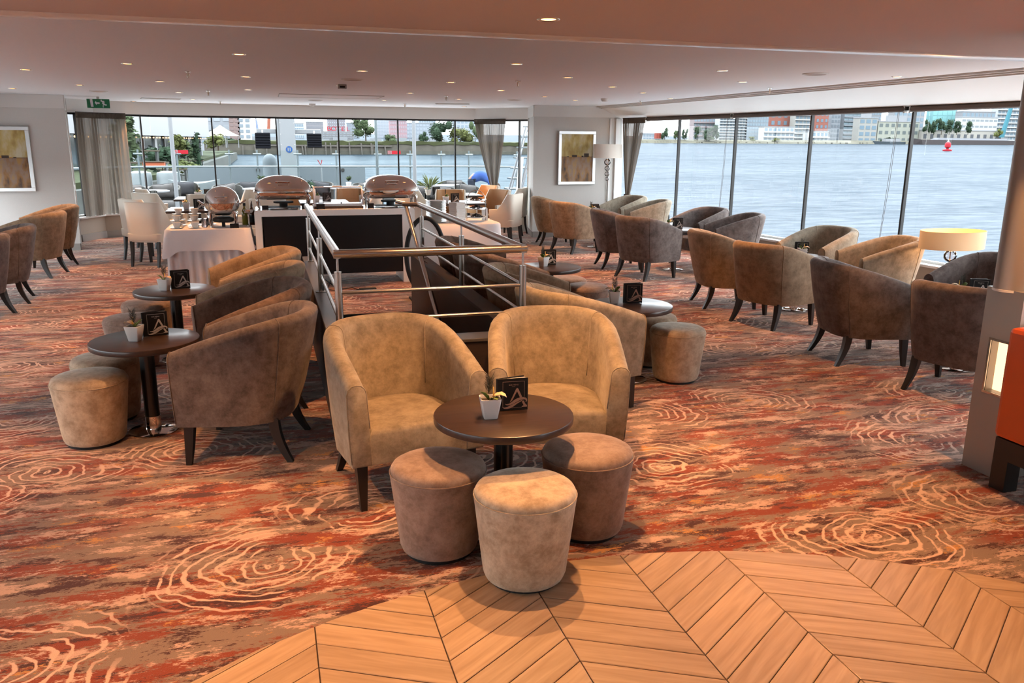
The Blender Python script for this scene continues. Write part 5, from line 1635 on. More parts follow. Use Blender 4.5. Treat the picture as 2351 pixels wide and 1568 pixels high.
t = thing('signal_stand', 'thin white stand with two red prongs beyond the rail', 'stand', (q.x, 24.6, 0))
m = MB(); m.tube([(0, 0, -.6), (0, 0, 1.1)], .022, 8); obj('pole', m, M_XWHITE, t, smooth=60)
m = MB(); m.tube([(0, 0, 1.05), (-.09, 0, 1.20)], .012, 6); m.tube([(0, 0, 1.05), (.03, 0, 1.20)], .012, 6); obj('prong', m, mat('signal_red', (.5, .03, .04), .5), t)
for k, px_ in enumerate((320, 386)):
    q = at(px_, 395, 24.5)
    t = thing('white_drum', ('left', 'right')[k] + ' one of two round white covered drums beyond the left deck rail', 'drum', (q.x, 24.5, -.5), 0, 'white drums beyond the deck rail')
    m = MB(); m.lathe([(.30, 0), (.31, 1.25), (.29, 1.36), (.15, 1.40), (0, 1.40)], 22); obj('body', m, M_XWHITE, t, smooth=50)
    m = MB(); m.lathe([(.315, .95), (.315, 1.0)], 22); obj('band', m, M_TRIM, t)
# white tender boat
a, b = at(385, 430, 23.6), at(505, 418, 23.6)
t = thing('tender_boat', 'white open boat with grey inside hanging outside the left deck rail', 'boat', ((a.x + b.x) / 2, 23.7, .0))
L2 = (b.x - a.x) / 2
rows = []
for i in range(9):
    f = i / 8 * 2 - 1; w = .55 * (1 - abs(f) ** 3) + .02
    rows.append([(f * L2, -w, .62 + .10 * f * f), (f * L2 * .97, -w * .85, .1), (f * L2 * .95, 0, -.1), (f * L2 * .97, w * .85, .1), (f * L2, w, .62 + .10 * f * f), (f * L2 * .97, w * .8, .55), (f * L2 * .95, 0, .12), (f * L2 * .97, -w * .8, .55)])
m = MB(); m.rings(rows); obj('hull', m, M_XWHITE, t, smooth=50)
for f in (-.35, .25):
    m = MB(); m.box((f * L2 - .1, -.42, .40), (f * L2 + .1, .42, .45)); obj('thwart', m, M_BASE, t)

# outdoor furniture
M_RATTAN = mat('grey_wicker', (.10, .095, .085), .8, noise=.3, nscale=80)
M_CUSH = mat('grey_cushion', (.15, .138, .13), .9, noise=.1, nscale=20)
M_CUSHD = mat('dark_cushion', (.075, .073, .076), .9, noise=.1, nscale=20)
oc0 = thing('deck_chair', 'x', 'outdoor chair')
oo = horseshoe(.36, .33, .22, n_arm=4, n_back=14, ex=3)
m = MB()
m.rings([[(x * .92, y * .92, .24) for x, y in oo], [(x, y, .66 + max(0, -y) * .32) for x, y in oo], [(x * .9, y * .9, .66 + max(0, -y) * .32) for x, y in oo], [(x * .84, y * .84, .24) for x, y in oo]], closed=False, cap0=False, cap1=False)
obj('wicker_shell', m, M_RATTAN, oc0, smooth=50)
m = MB()
for i in range(0, len(oo), 1):
    x, y = oo[i]; m.tube([(x * .935, y * .935, .24), (x * 1.015, y * 1.015, .65 + max(0, -y) * .32)], .008, 4)
obj('wicker_ribs', m, M_RATTAN, oc0)
m = MB(); m.rings([sqring(w, z, .25, 4) for w, z in ((.27, .26), (.30, .29), (.30, .38), (.27, .41))]); obj('seat_cushion', m, M_CUSH, oc0, smooth=50)
for sx, sy in ((1, 1), (-1, 1), (1, -1), (-1, -1)):
    m = MB(); m.tube([(sx * .27, sy * .22, .25), (sx * .31, sy * .28, 0)], .014, 6); obj('leg', m, M_FRAME, oc0)
cu0 = thing('cushion', 'x', 'cushion')
m = MB()
rows = []
for j, (s_, th) in enumerate(((.80, .0), (.97, .012), (1.0, .02), (.93, .05), (.7, .075), (.35, .085), (.02, .088))):
    row = []
    for i in range(24):
        a = 2 * PI * i / 24; c, s2 = math.cos(a), math.sin(a)
        r = 1 / max(abs(c), abs(s2)) ** .92 * (.9 + .1 * abs(math.sin(2 * a)) ** .5)
        row.append((c * r * .23 * s_, th, s2 * r * .17 * s_ + .17))
    rows.append(row)
back = [[(x, -y, z) for x, y, z in r] for r in rows[::-1]]
m.rings(back + rows); obj('pad', m, M_CUSH, cu0, smooth=180)
m = MB(); m.tube([(x * 1.0, 0, z) for x, y, z in rows[2]] + [rows[2][0]], .005, 4, caps=False); obj('piping', m, M_CUSHD, cu0)
ocs = [(300, 20.0, 200, 0, 'at the far left below the curtain edge'), (372, 20.5, 170, 0, 'left of the thick white post'), (420, 21.4, 185, 1, 'between the thick left post and the boat'), (522, 20.2, 190, 0, 'behind the round chafing dish'), (568, 21.25, 170, 1, 'left of the bow mast'),
       (645, 20.4, 180, 0, 'in front of the bow mast base'), (730, 21.2, 160, 1, 'right of the round shrub'), (842, 20.6, 190, 0, 'above the right chafing dish lid'), (893, 21.4, 175, 1, 'right above the right chafing dish lid'), (960, 19.1, 200, 0, 'beside the thick right awning post'),
       (1012, 18.5, 165, 0, 'in front of the palm'), (1042, 21.4, 180, 0, 'behind the white table right of the palm'), (1078, 19.3, 200, 0, 'left of the bending person'), (310, 18.3, 60, 1, 'closest to the glass beside the left curtain')]
for k, (px_, Y, a, dk, wd) in enumerate(ocs):
    x = at(px_, 410, Y).x
    l1, l2 = 'grey wicker deck chair outside ' + wd, ('dark' if dk else 'light') + ' grey cushion on the deck chair ' + wd
    cl = Vector((x, Y, 0)) + Matrix.Rotation(D2R(a), 3, 'Z') @ Vector((R.uniform(-.05, .05), -.16, .42))
    if k == 0:
        oc0.location = (x, Y, -.03); oc0.rotation_euler = (0, 0, D2R(a)); oc0['label'] = l1; oc0['group'] = 'wicker chairs on the outer deck'
        cu0.location = cl; cu0.rotation_euler = (D2R(-12), 0, D2R(a)); cu0['label'] = l2; cu0['group'] = 'cushions on the deck chairs'
    else:
        dup(oc0, l1, (x, Y, -.03), D2R(a), None, 'wicker chairs on the outer deck')
        c = dup(cu0, l2, cl, 0, {'pad': M_CUSHD if dk else M_CUSH}, 'cushions on the deck chairs')
        c.rotation_euler = (D2R(-14), R.uniform(-.2, .2), D2R(a + R.uniform(-12, 12)))
ot0 = thing('deck_table', 'x', 'outdoor table')
m = MB(); m.lathe([(.40, .69), (.42, .695), (.42, .715), (.40, .72), (0, .72)], 30); obj('tabletop', m, M_XWHITE, ot0, smooth=40)
m = MB(); m.tube([(0, 0, 0), (0, 0, .69)], .03, 10); obj('pole', m, M_BASE, ot0, smooth=60)
m = MB(); m.lathe([(.25, 0), (.25, .015), (.03, .03)], 20); obj('base', m, M_BASE, ot0)
for k, (px_, Y, wd) in enumerate(((338, 19.0, 'at the far left'), (600, 19.5, 'behind the left chafing dish'), (800, 19.5, 'above the right chafing dish'), (1032, 20.3, 'right of the palm'))):
    x = at(px_, 410, Y).x; lab = 'round white deck table outside ' + wd
    if k == 0: ot0.location = (x, Y, -.03); ot0['label'] = lab; ot0['group'] = 'white tables on the outer deck'
    else: dup(ot0, lab, (x, Y, -.03), 0, None, 'white tables on the outer deck')

# plants: leaf scatter crowns
M_GREEN1 = mat('dark_foliage', (.035, .058, .032), .8, noise=.5, nscale=3)
M_GREEN2 = mat('mid_foliage', (.07, .095, .045), .8, noise=.5, nscale=3)
M_GREEN3 = mat('yellowish_foliage', (.11, .12, .04), .8, noise=.5, nscale=3)
M_TRUNK = mat('bark', (.09, .065, .045), .9)


def crown_mb(w, h, n, leaf, seed, lumps=7, shape=1.0):
    rr = random.Random(seed); m = MB()
    cs = [(rr.uniform(-.55, .55) * w, rr.uniform(-.5, .5) * w * .7, h * rr.uniform(.25, .85)) for _ in range(lumps)]
    for k in range(n):
        c = rr.choice(cs); r = rr.uniform(.2, 1) ** .45 * .45
        d = Vector((rr.gauss(0, 1), rr.gauss(0, 1), rr.gauss(0, 1))).normalized()
        p = Vector(c) + Vector((d.x * r * w, d.y * r * w, d.z * r * h * .6 * shape))
        if p.z < .02 * h: p.z = .02 * h + rr.uniform(0, .1) * h
        M = Matrix.Translation(p) @ Matrix.Rotation(rr.uniform(0, 6), 4, 'Z') @ Matrix.Rotation(rr.uniform(0, 3), 4, 'X')
        s_ = leaf * rr.uniform(.6, 1.3)
        m.add([(-s_, 0, 0), (0, -s_ * .5, 0), (s_, 0, 0), (0, s_ * .5, s_ * .3)], [(0, 1, 2, 3)], M)
    for c in cs: m.lathe([(w * .25 * math.sin(a * PI / 6), h * .18 * -math.cos(a * PI / 6)) for a in range(7)], 8, c)
    return m


def plant(name, lab, cat, loc, w, h, m_, seed, n=420, leaf=None, trunk=0.0, group=None, lumps=7):
    t = thing(name, lab, cat, loc, 0, group)
    tag(obj('foliage', crown_mb(w, h - trunk, n, leaf or w * .11, seed, lumps), m_, t, loc=(0, 0, trunk), fix=False), kind='stuff')
    mb = MB(); mb.tube([(0, 0, -.05 * h), (0, 0, trunk + (h - trunk) * .35)], [w * .05, w * .03], 6); obj('trunk', mb, M_TRUNK, t)
    return t


q = at(703, 405, 19.8)
t = thing('planter', 'low grey planter box holding the round shrub on the outer deck', 'planter', (q.x, 19.8, -.03))
m = MB(); m.box((-.28, -.2, 0), (.28, .2, .42)); obj('box', m, M_BASE, t)
m = MB(); m.box((-.25, -.17, .421), (.25, .17, .43)); obj('earth', m, M_TRUNK, t)
plant('shrub', 'round dark green shrub in the planter outside between the chafing dishes', 'shrub', (q.x, 19.8, .39), .27, .52, M_GREEN1, 3, 900, .022)
for k, (px_, Y) in enumerate(((600, 19.5), (800, 19.5))):
    q = at(px_, 405, Y)
    t = thing('topiary_pot', 'small topiary ball in a grey pot on the deck table ' + ('left of the mast', 'above the right chafing dish')[k], 'potted plant', (q.x, Y, .692), 0, 'topiary pots on the deck tables')
    m = MB(); m.lathe([(.05, 0), (.065, .12), (.055, .12)], 14); obj('pot', m, M_BASE, t, smooth=60)
    tag(obj('foliage', crown_mb(.09, .17, 160, .02, 5 + k, 4), M_GREEN2, t, loc=(0, 0, .10), fix=False), kind='stuff')
q = at(986, 405, 21.1)
t = thing('potted_palm', 'fan palm with light green pointed leaves in a grey pot on the outer deck', 'potted plant', (q.x, 21.1, -.03))
m = MB(); m.lathe([(.16, 0), (.22, .45), (.20, .45)], 18); obj('pot', m, M_BASE, t, smooth=60)
m = MB(); m.tube([(0, 0, .40), (0, 0, .62)], .05, 8); obj('trunk', m, M_TRUNK, t)
rr = random.Random(2)
for k in range(46):
    a = rr.uniform(0, 2 * PI); e_ = rr.uniform(-.1, 1.2); L_ = rr.uniform(.34, .5)
    d = Vector((math.cos(a) * math.cos(e_), math.sin(a) * math.cos(e_), math.sin(e_))); s_ = Vector((-math.sin(a), math.cos(a), 0)) * .016
    o_ = Vector((0, 0, .58)); m = MB()
    m.add([o_ + d * .05 - s_ * .3, o_ + d * .05 + s_ * .3, o_ + d * L_ * .6 + s_ + Vector((0, 0, .008)), o_ + d * L_ - Vector((0, 0, .05)), o_ + d * L_ * .6 - s_ + Vector((0, 0, .008))], [(0, 1, 2, 3, 4)])
    f_ = obj('frond', m, M_GREEN3, t, fix=False); f_.modifiers.new('thick', 'SOLIDIFY').thickness = .003

# gangway stair beyond the right angled pane
t = thing('gangway', 'white diagonal gangway stair outside the narrow window at right', 'gangway')
for dx in (0, .42):
    for sft in (0, .28):
        a, b = at(1166 + dx * 40, 436, 19.0), at(1207 + dx * 40, 292 - sft * 60, 19.0 + dx)
        m = MB(); m.tube([(a.x + sft, a.y + dx, a.z - .1), (b.x + sft, b.y + dx, b.z)], .022, 6); obj('stringer', m, M_XWHITE, t, smooth=60)
for k in range(7):
    f = k / 6; a, b = at(1168, 436, 19.0), at(1212, 292, 19.0)
    m = MB(); p = a.lerp(b, f); m.box((p.x, 19.0, p.z), (p.x + .3, 19.42, p.z + .03)); obj('tread', m, M_PSTEEL, t)
m = MB(); m.tube([at(1190, 440, 18.8), at(1197, 360, 18.8)], .06, 8); obj('stay', m, M_BASE, t)


# person bending over at the deck rail
def skin_person():
    V, E_, RD = [], [], []

    def chain(pts, start=None):
        prev = start
        for p, r in pts:
            V.append(p); RD.append(r); i = len(V) - 1
            if prev is not None: E_.append((prev, i))
            prev = i
        return prev
    chain([((0, 0, .84), .135)])
    # legs straight, torso folded forward along +x, arms hanging
    for s_ in (-1, 1): chain([((-.01, .09 * s_, .80), .10), ((.02, .10 * s_, .45), .068), ((-.03, .10 * s_, .09), .045), ((.10, .10 * s_, .04), .04)], 0)
    sp = chain([((.14, 0, .93), .14), ((.30, 0, .94), .15), ((.44, 0, .86), .15)], 0)
    nk = chain([((.53, 0, .80), .065), ((.58, 0, .74), .06)], sp)
    for s_ in (-1, 1): chain([((.46, .19 * s_, .80), .062), ((.50, .23 * s_, .55), .047), ((.58, .20 * s_, .34), .035), ((.62, .19 * s_, .25), .038)], sp)
    me = bpy.data.meshes.new('person_body'); me.from_pydata(V, E_, [])
    o = bpy.data.objects.new('body', me); COL.objects.link(o)
    sk = o.modifiers.new('skin', 'SKIN'); sk.use_smooth_shade = True
    for i, r in enumerate(RD): me.skin_vertices[0].data[i].radius = (r, r)
    me.skin_vertices[0].data[0].use_root = True
    o.modifiers.new('sub', 'SUBSURF').levels = 2
    o.modifiers['sub'].render_levels = 2
    dg = bpy.context.evaluated_depsgraph_get()
    fin = bpy.data.meshes.new_from_object(o.evaluated_get(dg))
    bpy.data.objects.remove(o); fin.name = 'body'
    return fin


M_SKIN = mat('skin', (.28, .17, .125), .6)
M_SHIRT = mat('blue_shirt', (.045, .09, .27), .8, noise=.1, nscale=9)
M_SHORT = mat('dark_trousers', (.03, .035, .05), .8)
M_HAIR = mat('brown_hair', (.05, .03, .02), .8)
q = at(1083, 400, 20.6)
t = thing('person', 'person in blue t-shirt and dark trousers bending over at the right of the outer deck', 'person', (q.x, 20.6, -.03), D2R(-12))
pb = skin_person()
for mm in (M_SKIN, M_SHIRT, M_SHORT): pb.materials.append(mm)
for p in pb.polygons:
    c = p.center
    if c.z < .86 and c.x < .10 and c.z > .10: p.material_index = 2
    elif (c.x >= .06 and c.z > .68 and c.x < .50) or (abs(c.y) > .14 and c.z > .66): p.material_index = 1
    p.use_smooth = True
bo = bpy.data.objects.new('body', pb); COL.objects.link(bo); bo.parent = t
m = MB(); m.lathe([(0, -.11), (.05, -.10), (.078, -.05), (.085, .01), (.075, .06), (.045, .095), (0, .105)], 16, sx=1.1, sy=.9, M=Matrix.Translation((.63, 0, .66)) @ Matrix.Rotation(D2R(150), 4, 'Y'))
m.lathe([(0, -.012), (.012, 0), (0, .02)], 6, M=Matrix.Translation((.72, 0, .66)))
hd = obj('head', m, M_SKIN, t, smooth=180)
m = MB(); m.lathe([(.088, -.01), (.088, .03), (.06, .085), (0, .112)], 14, sx=1.12, sy=.95, M=Matrix.Translation((.625, 0, .665)) @ Matrix.Rotation(D2R(110), 4, 'Y')); obj('hair', m, M_HAIR, hd, smooth=180)

# ------------------------------------------------------------------ near bank (quay with piles) and what stands on it
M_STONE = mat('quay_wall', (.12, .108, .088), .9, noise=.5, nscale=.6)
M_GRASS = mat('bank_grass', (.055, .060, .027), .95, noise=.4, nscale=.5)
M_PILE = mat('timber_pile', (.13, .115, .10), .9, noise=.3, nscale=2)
YB = 165
a, b = at(470, 352, YB), at(1215, 352, YB)
z0, z1 = at(800, 353, YB).z, at(800, 327.5, YB).z
t = thing('river_bank', 'weathered quay with timber piles and grassy top across the inlet', 'bank')
m = MB(); m.box((a.x, YB, z0 - 3), (b.x, YB + 12, z1)); obj('quay_wall', m, M_STONE, t)
m = MB()
rr = random.Random(4)
n = 60
top = [(a.x + (b.x - a.x) * i / n, YB - .1, z1 + rr.uniform(.1, .45)) for i in range(n + 1)]
m.rings([[(x, YB - .15, z1 - .2 - rr.uniform(0, .3)) for x, y, z in top], top, [(x, YB + 5, z1 + .35) for x, y, z in top], [(x, YB + 11.5, z1 + .35) for x, y, z in top]], closed=False, cap0=False, cap1=False)
obj('grass_top', m, M_GRASS, t)
m = MB(); m.box((at(600, 360, YB).x, YB - .35, z1 - .75), (at(900, 360, YB).x, YB - .15, z1 - .45)); obj('waling', m, M_PILE, t)
for px_ in list(range(560, 900, 27)) + [660, 702, 760, 853]:
    q = at(px_, 370, YB)
    m = MB(); h = rr.uniform(-.7, .1); m.tube([(q.x + rr.uniform(-.3, .3), YB - .5, z0 - .6), (q.x, YB - .3, z1 + h)], .14, 6); obj('pile', m, M_PILE, t)
for k, (x0, x1, y0, y1, mm, s_, tr, wd) in enumerate(((812, 868, 271, 322, M_GREEN2, 11, .5, 'tall light green tree on the quay right of the mast'), (988, 1040, 272, 330, M_GREEN1, 12, .1, 'large dark green tree on the quay near the right curtain'), (882, 912, 306, 332, M_GREEN2, 13, 0, 'round green bush hanging over the quay edge'),
                                              (1030, 1085, 292, 335, M_GREEN3, 14, .1, 'wide yellowish bush right of the dark tree on the quay'), (1072, 1110, 275, 335, M_GREEN2, 15, .5, 'sparse bare tree beside the right curtain'), (636, 655, 318, 328, M_GREEN3, 16, 0, 'low bush on the quay behind the mast'), (500, 545, 318, 345, M_GREEN1, 17, 0, 'dark ivy bush on the left end of the quay'), (960, 985, 300, 330, M_GREEN1, 18, .2, 'small grey-green tree left of the dark quay tree'))):
    Y = YB + 4
    p, q = at((x0 + x1) / 2, y1, Y), at((x0 + x1) / 2, y0, Y); w = abs(at(x1, y1, Y).x - at(x0, y1, Y).x)
    plant('bank_tree', wd, 'tree', (p.x, Y, p.z - .1), w * .62, q.z - p.z, mm, s_, 900 if k != 4 else 260, w * .045, tr, 'trees and bushes on the quay', 9)
# left quay with the restaurant
A, B, C_ = at(545, 362, 140), at(470, 392, 75), at(390, 440, 45)
t = thing('left_quay', 'concrete embankment with planting running along the left side of the inlet', 'bank')
tag(t, None)
poly = [(A.x, A.y), (B.x, B.y), (C_.x, C_.y), (C_.x - 4, 30), (-60, 30), (-60, 150)]
zq = -.25
m = MB(); m.prism(poly, -5, zq); obj('quay_wall', m, mat('concrete_quay', (.13, .125, .115), .9, noise=.3, nscale=.5), t)
m = MB(); m.prism([(x - .6, y) for x, y in poly], zq + .01, zq + .25); obj('grass_top', m, M_GRASS, t)
t = thing('waterside_restaurant', 'long white building with dark glazed ground floor on the left quay', 'building')
a = at(120, 300, 48); b = at(462, 300, 100)
pa, pb = (a.x, a.y), (b.x, b.y)
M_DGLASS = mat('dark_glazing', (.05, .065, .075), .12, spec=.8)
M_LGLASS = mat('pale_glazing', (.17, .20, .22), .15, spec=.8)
m = MB(); wallrun(m, [pa, pb], 12, zq + .27, 2.0); obj('ground_floor', m, M_DGLASS, t)
m = MB(); wallrun(m, [pa, pb], 12, 2.0, 4.6); wallrun(m, [pa, pb], -.8, 2.0, 4.4); obj('white_storey', m, M_XWHITE, t)
m = MB(); wallrun(m, [pa, pb], 12, 4.6, 8.5); obj('upper_floor', m, M_LGLASS, t)
dv = (Vector(pb) - Vector(pa)); dn = dv.normalized(); nn = Vector((dn.y, -dn.x))
for k in range(26):
    p = Vector(pa) + dv * (k / 25)
    m = MB(); q = p + nn * .08
    m.prism([(q.x, q.y), (q.x + dn.x * .25, q.y + dn.y * .25), (q.x + dn.x * .25 - nn.x * .1, q.y + dn.y * .25 - nn.y * .1), (q.x - nn.x * .1, q.y - nn.y * .1)], 4.6, 8.5); obj('upper_mullion', m, M_FRAME, t)
    if k % 2 == 0:
        m = MB(); q = p + nn * .15; w_ = .9 if k % 4 == 0 else .25
        m.prism([(q.x, q.y), (q.x + dn.x * w_, q.y + dn.y * w_), (q.x + dn.x * w_ - nn.x * .2, q.y + dn.y * w_ - nn.y * .2), (q.x - nn.x * .2, q.y - nn.y * .2)], zq + .27, 2.0); obj('ground_pillar', m, M_XWHITE if k % 4 == 0 else M_FRAME, t)
m = MB()
for k in range(40):
    p = Vector(pa) + dv * ((k + .5) / 40) + nn * .5; m.lathe([(0, -.06), (.06, 0), (0, .06)], 6, (p.x, p.y, 1.85))
tag(obj('string_lights', m, M_BULB, t), kind='stuff')
rr = random.Random(8)
for k, (px_, py_, Y, w, h, mm, wd) in enumerate(((285, 352, 38, 1.6, 1.9, M_GREEN2, 'left terrace palm bush behind the curtain edge'), (262, 395, 38, 1.3, 1.3, M_GREEN2, 'lower left terrace bush beside the curtain'), (372, 372, 44, 1.8, 1.5, M_GREEN1, 'dark terrace bush left of the thick awning post'), (408, 338, 60, 1.6, 1.6, M_GREEN3, 'yellow flowering bush right of the thick awning post'), (430, 345, 62, 1.5, 1.4, M_GREEN2, 'green bush below the white storey at its right end'),
                                                 (448, 362, 58, 1.0, 3.0, M_GREEN1, 'climbing ivy column beside the bow window mullion'), (280, 290, 36, 1.0, .8, M_GREEN2, 'leafy twig in front of the white storey'), (425, 390, 52, 2.6, 1.0, M_GREEN3, 'yellow-green hedge on the quay slope'), (500, 325, 120, 4, 2.2, M_GREEN3, 'pale bush at the foot of the cream tent'))):
    q = at(px_, py_, Y)
    plant('terrace_bush', wd, 'bush', (q.x, Y, q.z - h * .5), w * .5, h, mm, 30 + k, 300, .10 + .02 * w, 0, 'bushes on the left quay')
for k, (px_, py_, Y) in enumerate(((322, 345, 42), (372, 350, 48), (338, 372, 37), (395, 388, 49), (440, 368, 62))):
    q = at(px_, py_, Y)
    t = thing('terrace_table', 'x', 'table', (q.x, Y, q.z - .75), 0, 'terrace tables on the left quay')
    t['label'] = ('upper left wooden terrace table on the restaurant quay', 'wooden terrace table right of the upper left one', 'lowest left wooden terrace table by the deck glass', 'wooden terrace table right of the thick awning post', 'wooden terrace table under the red notice')[k]
    m = MB(); m.box((-.8, -.4, .70), (.8, .4, .75)); obj('tabletop', m, M_TRUNK, t)
    for sx in (-.7, .7):
        m = MB(); m.box((sx - .04, -.35, 0), (sx + .04, .35, .70)); obj('trestle', m, M_FRAME, t)
t = thing('orange_bench', 'orange red bench or crate row on the left quay behind the deck glass', 'bench', at(354, 378, 36))
m = MB(); m.box((-.40, -.2, -.08), (.40, .2, .10)); obj('front_board', m, mat('orange_red_paint', (.55, .14, .07), .6), t)
m = MB(); m.box((-.42, -.25, .102), (.42, .25, .13)); obj('seat_board', m, M_TRUNK, t)
q = at(507, 312, 125)
t = thing('cream_tent', 'cream pointed tent canopy on white poles beyond the left quay', 'tent', q)
m = MB(); m.lathe([(2.6, 0), (1.6, .45), (.7, 1.0), (0, 1.5)], 6); obj('canopy', m, mat('tent_cream', (.30, .26, .20), .8), t)
for a_ in range(5):
    m = MB(); m.tube([(2.3 * math.cos(a_ * 1.256), 2.3 * math.sin(a_ * 1.256), -1.6), (2.3 * math.cos(a_ * 1.256), 2.3 * math.sin(a_ * 1.256), .1)], .06, 5); obj('pole', m, M_XWHITE, t)


# ------------------------------------------------------------------ far buildings
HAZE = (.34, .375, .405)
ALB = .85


def hz(c, f): return tuple(c[i] * ALB * (1 - f) + HAZE[i] * f for i in range(3))  # pale distance haze mixed into the facade colours


bmats = {}


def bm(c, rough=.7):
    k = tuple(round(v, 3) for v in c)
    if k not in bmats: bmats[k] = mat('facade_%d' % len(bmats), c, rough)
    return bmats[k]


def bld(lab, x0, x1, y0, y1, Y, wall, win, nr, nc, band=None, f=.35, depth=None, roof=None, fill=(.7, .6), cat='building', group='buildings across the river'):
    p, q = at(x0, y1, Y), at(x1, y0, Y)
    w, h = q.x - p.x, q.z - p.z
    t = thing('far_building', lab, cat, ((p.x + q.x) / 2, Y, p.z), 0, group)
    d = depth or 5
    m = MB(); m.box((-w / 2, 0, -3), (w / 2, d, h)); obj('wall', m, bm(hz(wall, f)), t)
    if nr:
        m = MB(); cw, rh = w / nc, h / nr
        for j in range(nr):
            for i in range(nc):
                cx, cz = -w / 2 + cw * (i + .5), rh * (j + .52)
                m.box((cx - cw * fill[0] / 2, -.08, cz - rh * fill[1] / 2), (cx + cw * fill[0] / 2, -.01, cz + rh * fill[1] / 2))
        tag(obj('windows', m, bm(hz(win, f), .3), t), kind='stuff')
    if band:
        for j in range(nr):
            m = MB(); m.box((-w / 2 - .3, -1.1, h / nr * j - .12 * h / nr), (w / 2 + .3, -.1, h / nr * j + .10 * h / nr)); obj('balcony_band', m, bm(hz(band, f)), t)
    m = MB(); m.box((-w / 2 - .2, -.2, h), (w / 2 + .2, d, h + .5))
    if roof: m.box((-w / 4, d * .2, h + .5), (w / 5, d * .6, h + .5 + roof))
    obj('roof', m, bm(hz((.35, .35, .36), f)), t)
    return t


YR = 400
RED, WHT, GLS, GRY, BEI = (.34, .085, .04), (.62, .62, .60), (.16, .24, .30), (.24, .25, .27), (.42, .38, .31)
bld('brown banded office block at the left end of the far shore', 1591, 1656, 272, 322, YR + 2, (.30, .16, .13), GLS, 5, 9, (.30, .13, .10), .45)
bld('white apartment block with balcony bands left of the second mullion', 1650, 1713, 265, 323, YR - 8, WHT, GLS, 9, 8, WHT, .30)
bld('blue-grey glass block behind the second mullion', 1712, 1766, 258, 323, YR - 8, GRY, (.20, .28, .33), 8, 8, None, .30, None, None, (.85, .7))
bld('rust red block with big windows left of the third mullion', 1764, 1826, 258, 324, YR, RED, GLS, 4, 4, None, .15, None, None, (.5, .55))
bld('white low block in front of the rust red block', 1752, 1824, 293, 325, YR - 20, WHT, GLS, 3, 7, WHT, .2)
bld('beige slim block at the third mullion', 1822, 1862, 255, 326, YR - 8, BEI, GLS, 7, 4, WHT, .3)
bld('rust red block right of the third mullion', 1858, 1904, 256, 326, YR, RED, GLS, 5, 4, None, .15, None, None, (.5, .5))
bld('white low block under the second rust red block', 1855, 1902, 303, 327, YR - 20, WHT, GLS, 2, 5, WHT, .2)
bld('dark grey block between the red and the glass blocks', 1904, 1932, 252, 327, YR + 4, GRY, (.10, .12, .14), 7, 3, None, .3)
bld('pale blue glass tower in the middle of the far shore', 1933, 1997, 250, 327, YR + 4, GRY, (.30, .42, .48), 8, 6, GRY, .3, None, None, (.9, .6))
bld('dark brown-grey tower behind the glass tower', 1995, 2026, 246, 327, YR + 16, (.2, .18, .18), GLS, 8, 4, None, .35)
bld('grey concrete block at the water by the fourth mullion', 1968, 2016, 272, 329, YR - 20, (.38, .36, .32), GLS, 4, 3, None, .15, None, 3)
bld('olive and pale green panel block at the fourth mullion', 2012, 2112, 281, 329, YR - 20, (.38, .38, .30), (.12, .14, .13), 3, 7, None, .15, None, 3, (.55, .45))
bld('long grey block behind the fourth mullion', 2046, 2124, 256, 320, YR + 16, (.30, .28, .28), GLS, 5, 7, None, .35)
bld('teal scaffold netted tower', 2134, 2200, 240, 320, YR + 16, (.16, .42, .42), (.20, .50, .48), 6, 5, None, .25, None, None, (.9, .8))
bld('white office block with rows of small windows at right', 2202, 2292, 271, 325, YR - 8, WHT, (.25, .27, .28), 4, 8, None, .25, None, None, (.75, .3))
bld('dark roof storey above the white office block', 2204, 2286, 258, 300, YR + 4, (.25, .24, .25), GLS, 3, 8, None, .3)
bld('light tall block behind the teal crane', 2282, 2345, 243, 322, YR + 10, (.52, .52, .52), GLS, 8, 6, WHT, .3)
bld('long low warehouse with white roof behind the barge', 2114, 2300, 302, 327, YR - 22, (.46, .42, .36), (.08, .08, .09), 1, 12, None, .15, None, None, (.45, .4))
bld('distant low blocks at the left end of the river view', 1476, 1530, 308, 322, YR + 60, (.5, .5, .52), GLS, 2, 8, None, .5)
t = thing('crane', 'teal harbour crane column at the right end of the far shore', 'crane', at(2300, 322, YR - 26))
m = MB(); m.tube([(-1, 0, -1), (3.5, 0, 19)], [1.3, 1.0], 8); obj('mast', m, mat('crane_teal', (.06, .19, .23), .6), t)
m = MB(); m.box((-3, -2, -1), (2, 2, 1.5)); obj('base', m, M_DGLASS, t)
# far shore strip, seen behind the river windows
t = thing('far_shore', 'sandy green shore strip below the buildings across the river', 'bank')
pts = [at(x, 325, YR - 30) for x in range(1440, 2400, 30)]
m = MB(); rr = random.Random(5)
m.rings([[(p.x, p.y - 3, ZW(p.x, p.y - 3) - .3) for p in pts], [(p.x, p.y, ZW(p.x, p.y) + rr.uniform(.6, 1.6)) for p in pts], [(p.x, p.y + 4, ZW(p.x, p.y) + 1.8) for p in pts], [(p.x, p.y + 5.5, ZW(p.x, p.y) + 1.8) for p in pts]], closed=False, cap0=False, cap1=False)
obj('shore_slope', m, mat('shore', (.13, .12, .09), .95, noise=.5, nscale=.12), t)
m = MB()
for p in pts:
    for k in range(3):
        m.lathe([(0, -.4), (.35, 0), (.2, .35), (0, .4)], 5, (p.x + rr.uniform(-8, 8), p.y - 1.5, ZW(p.x, p.y) + .4))
tag(obj('rocks', m, M_STONE, t), kind='stuff')
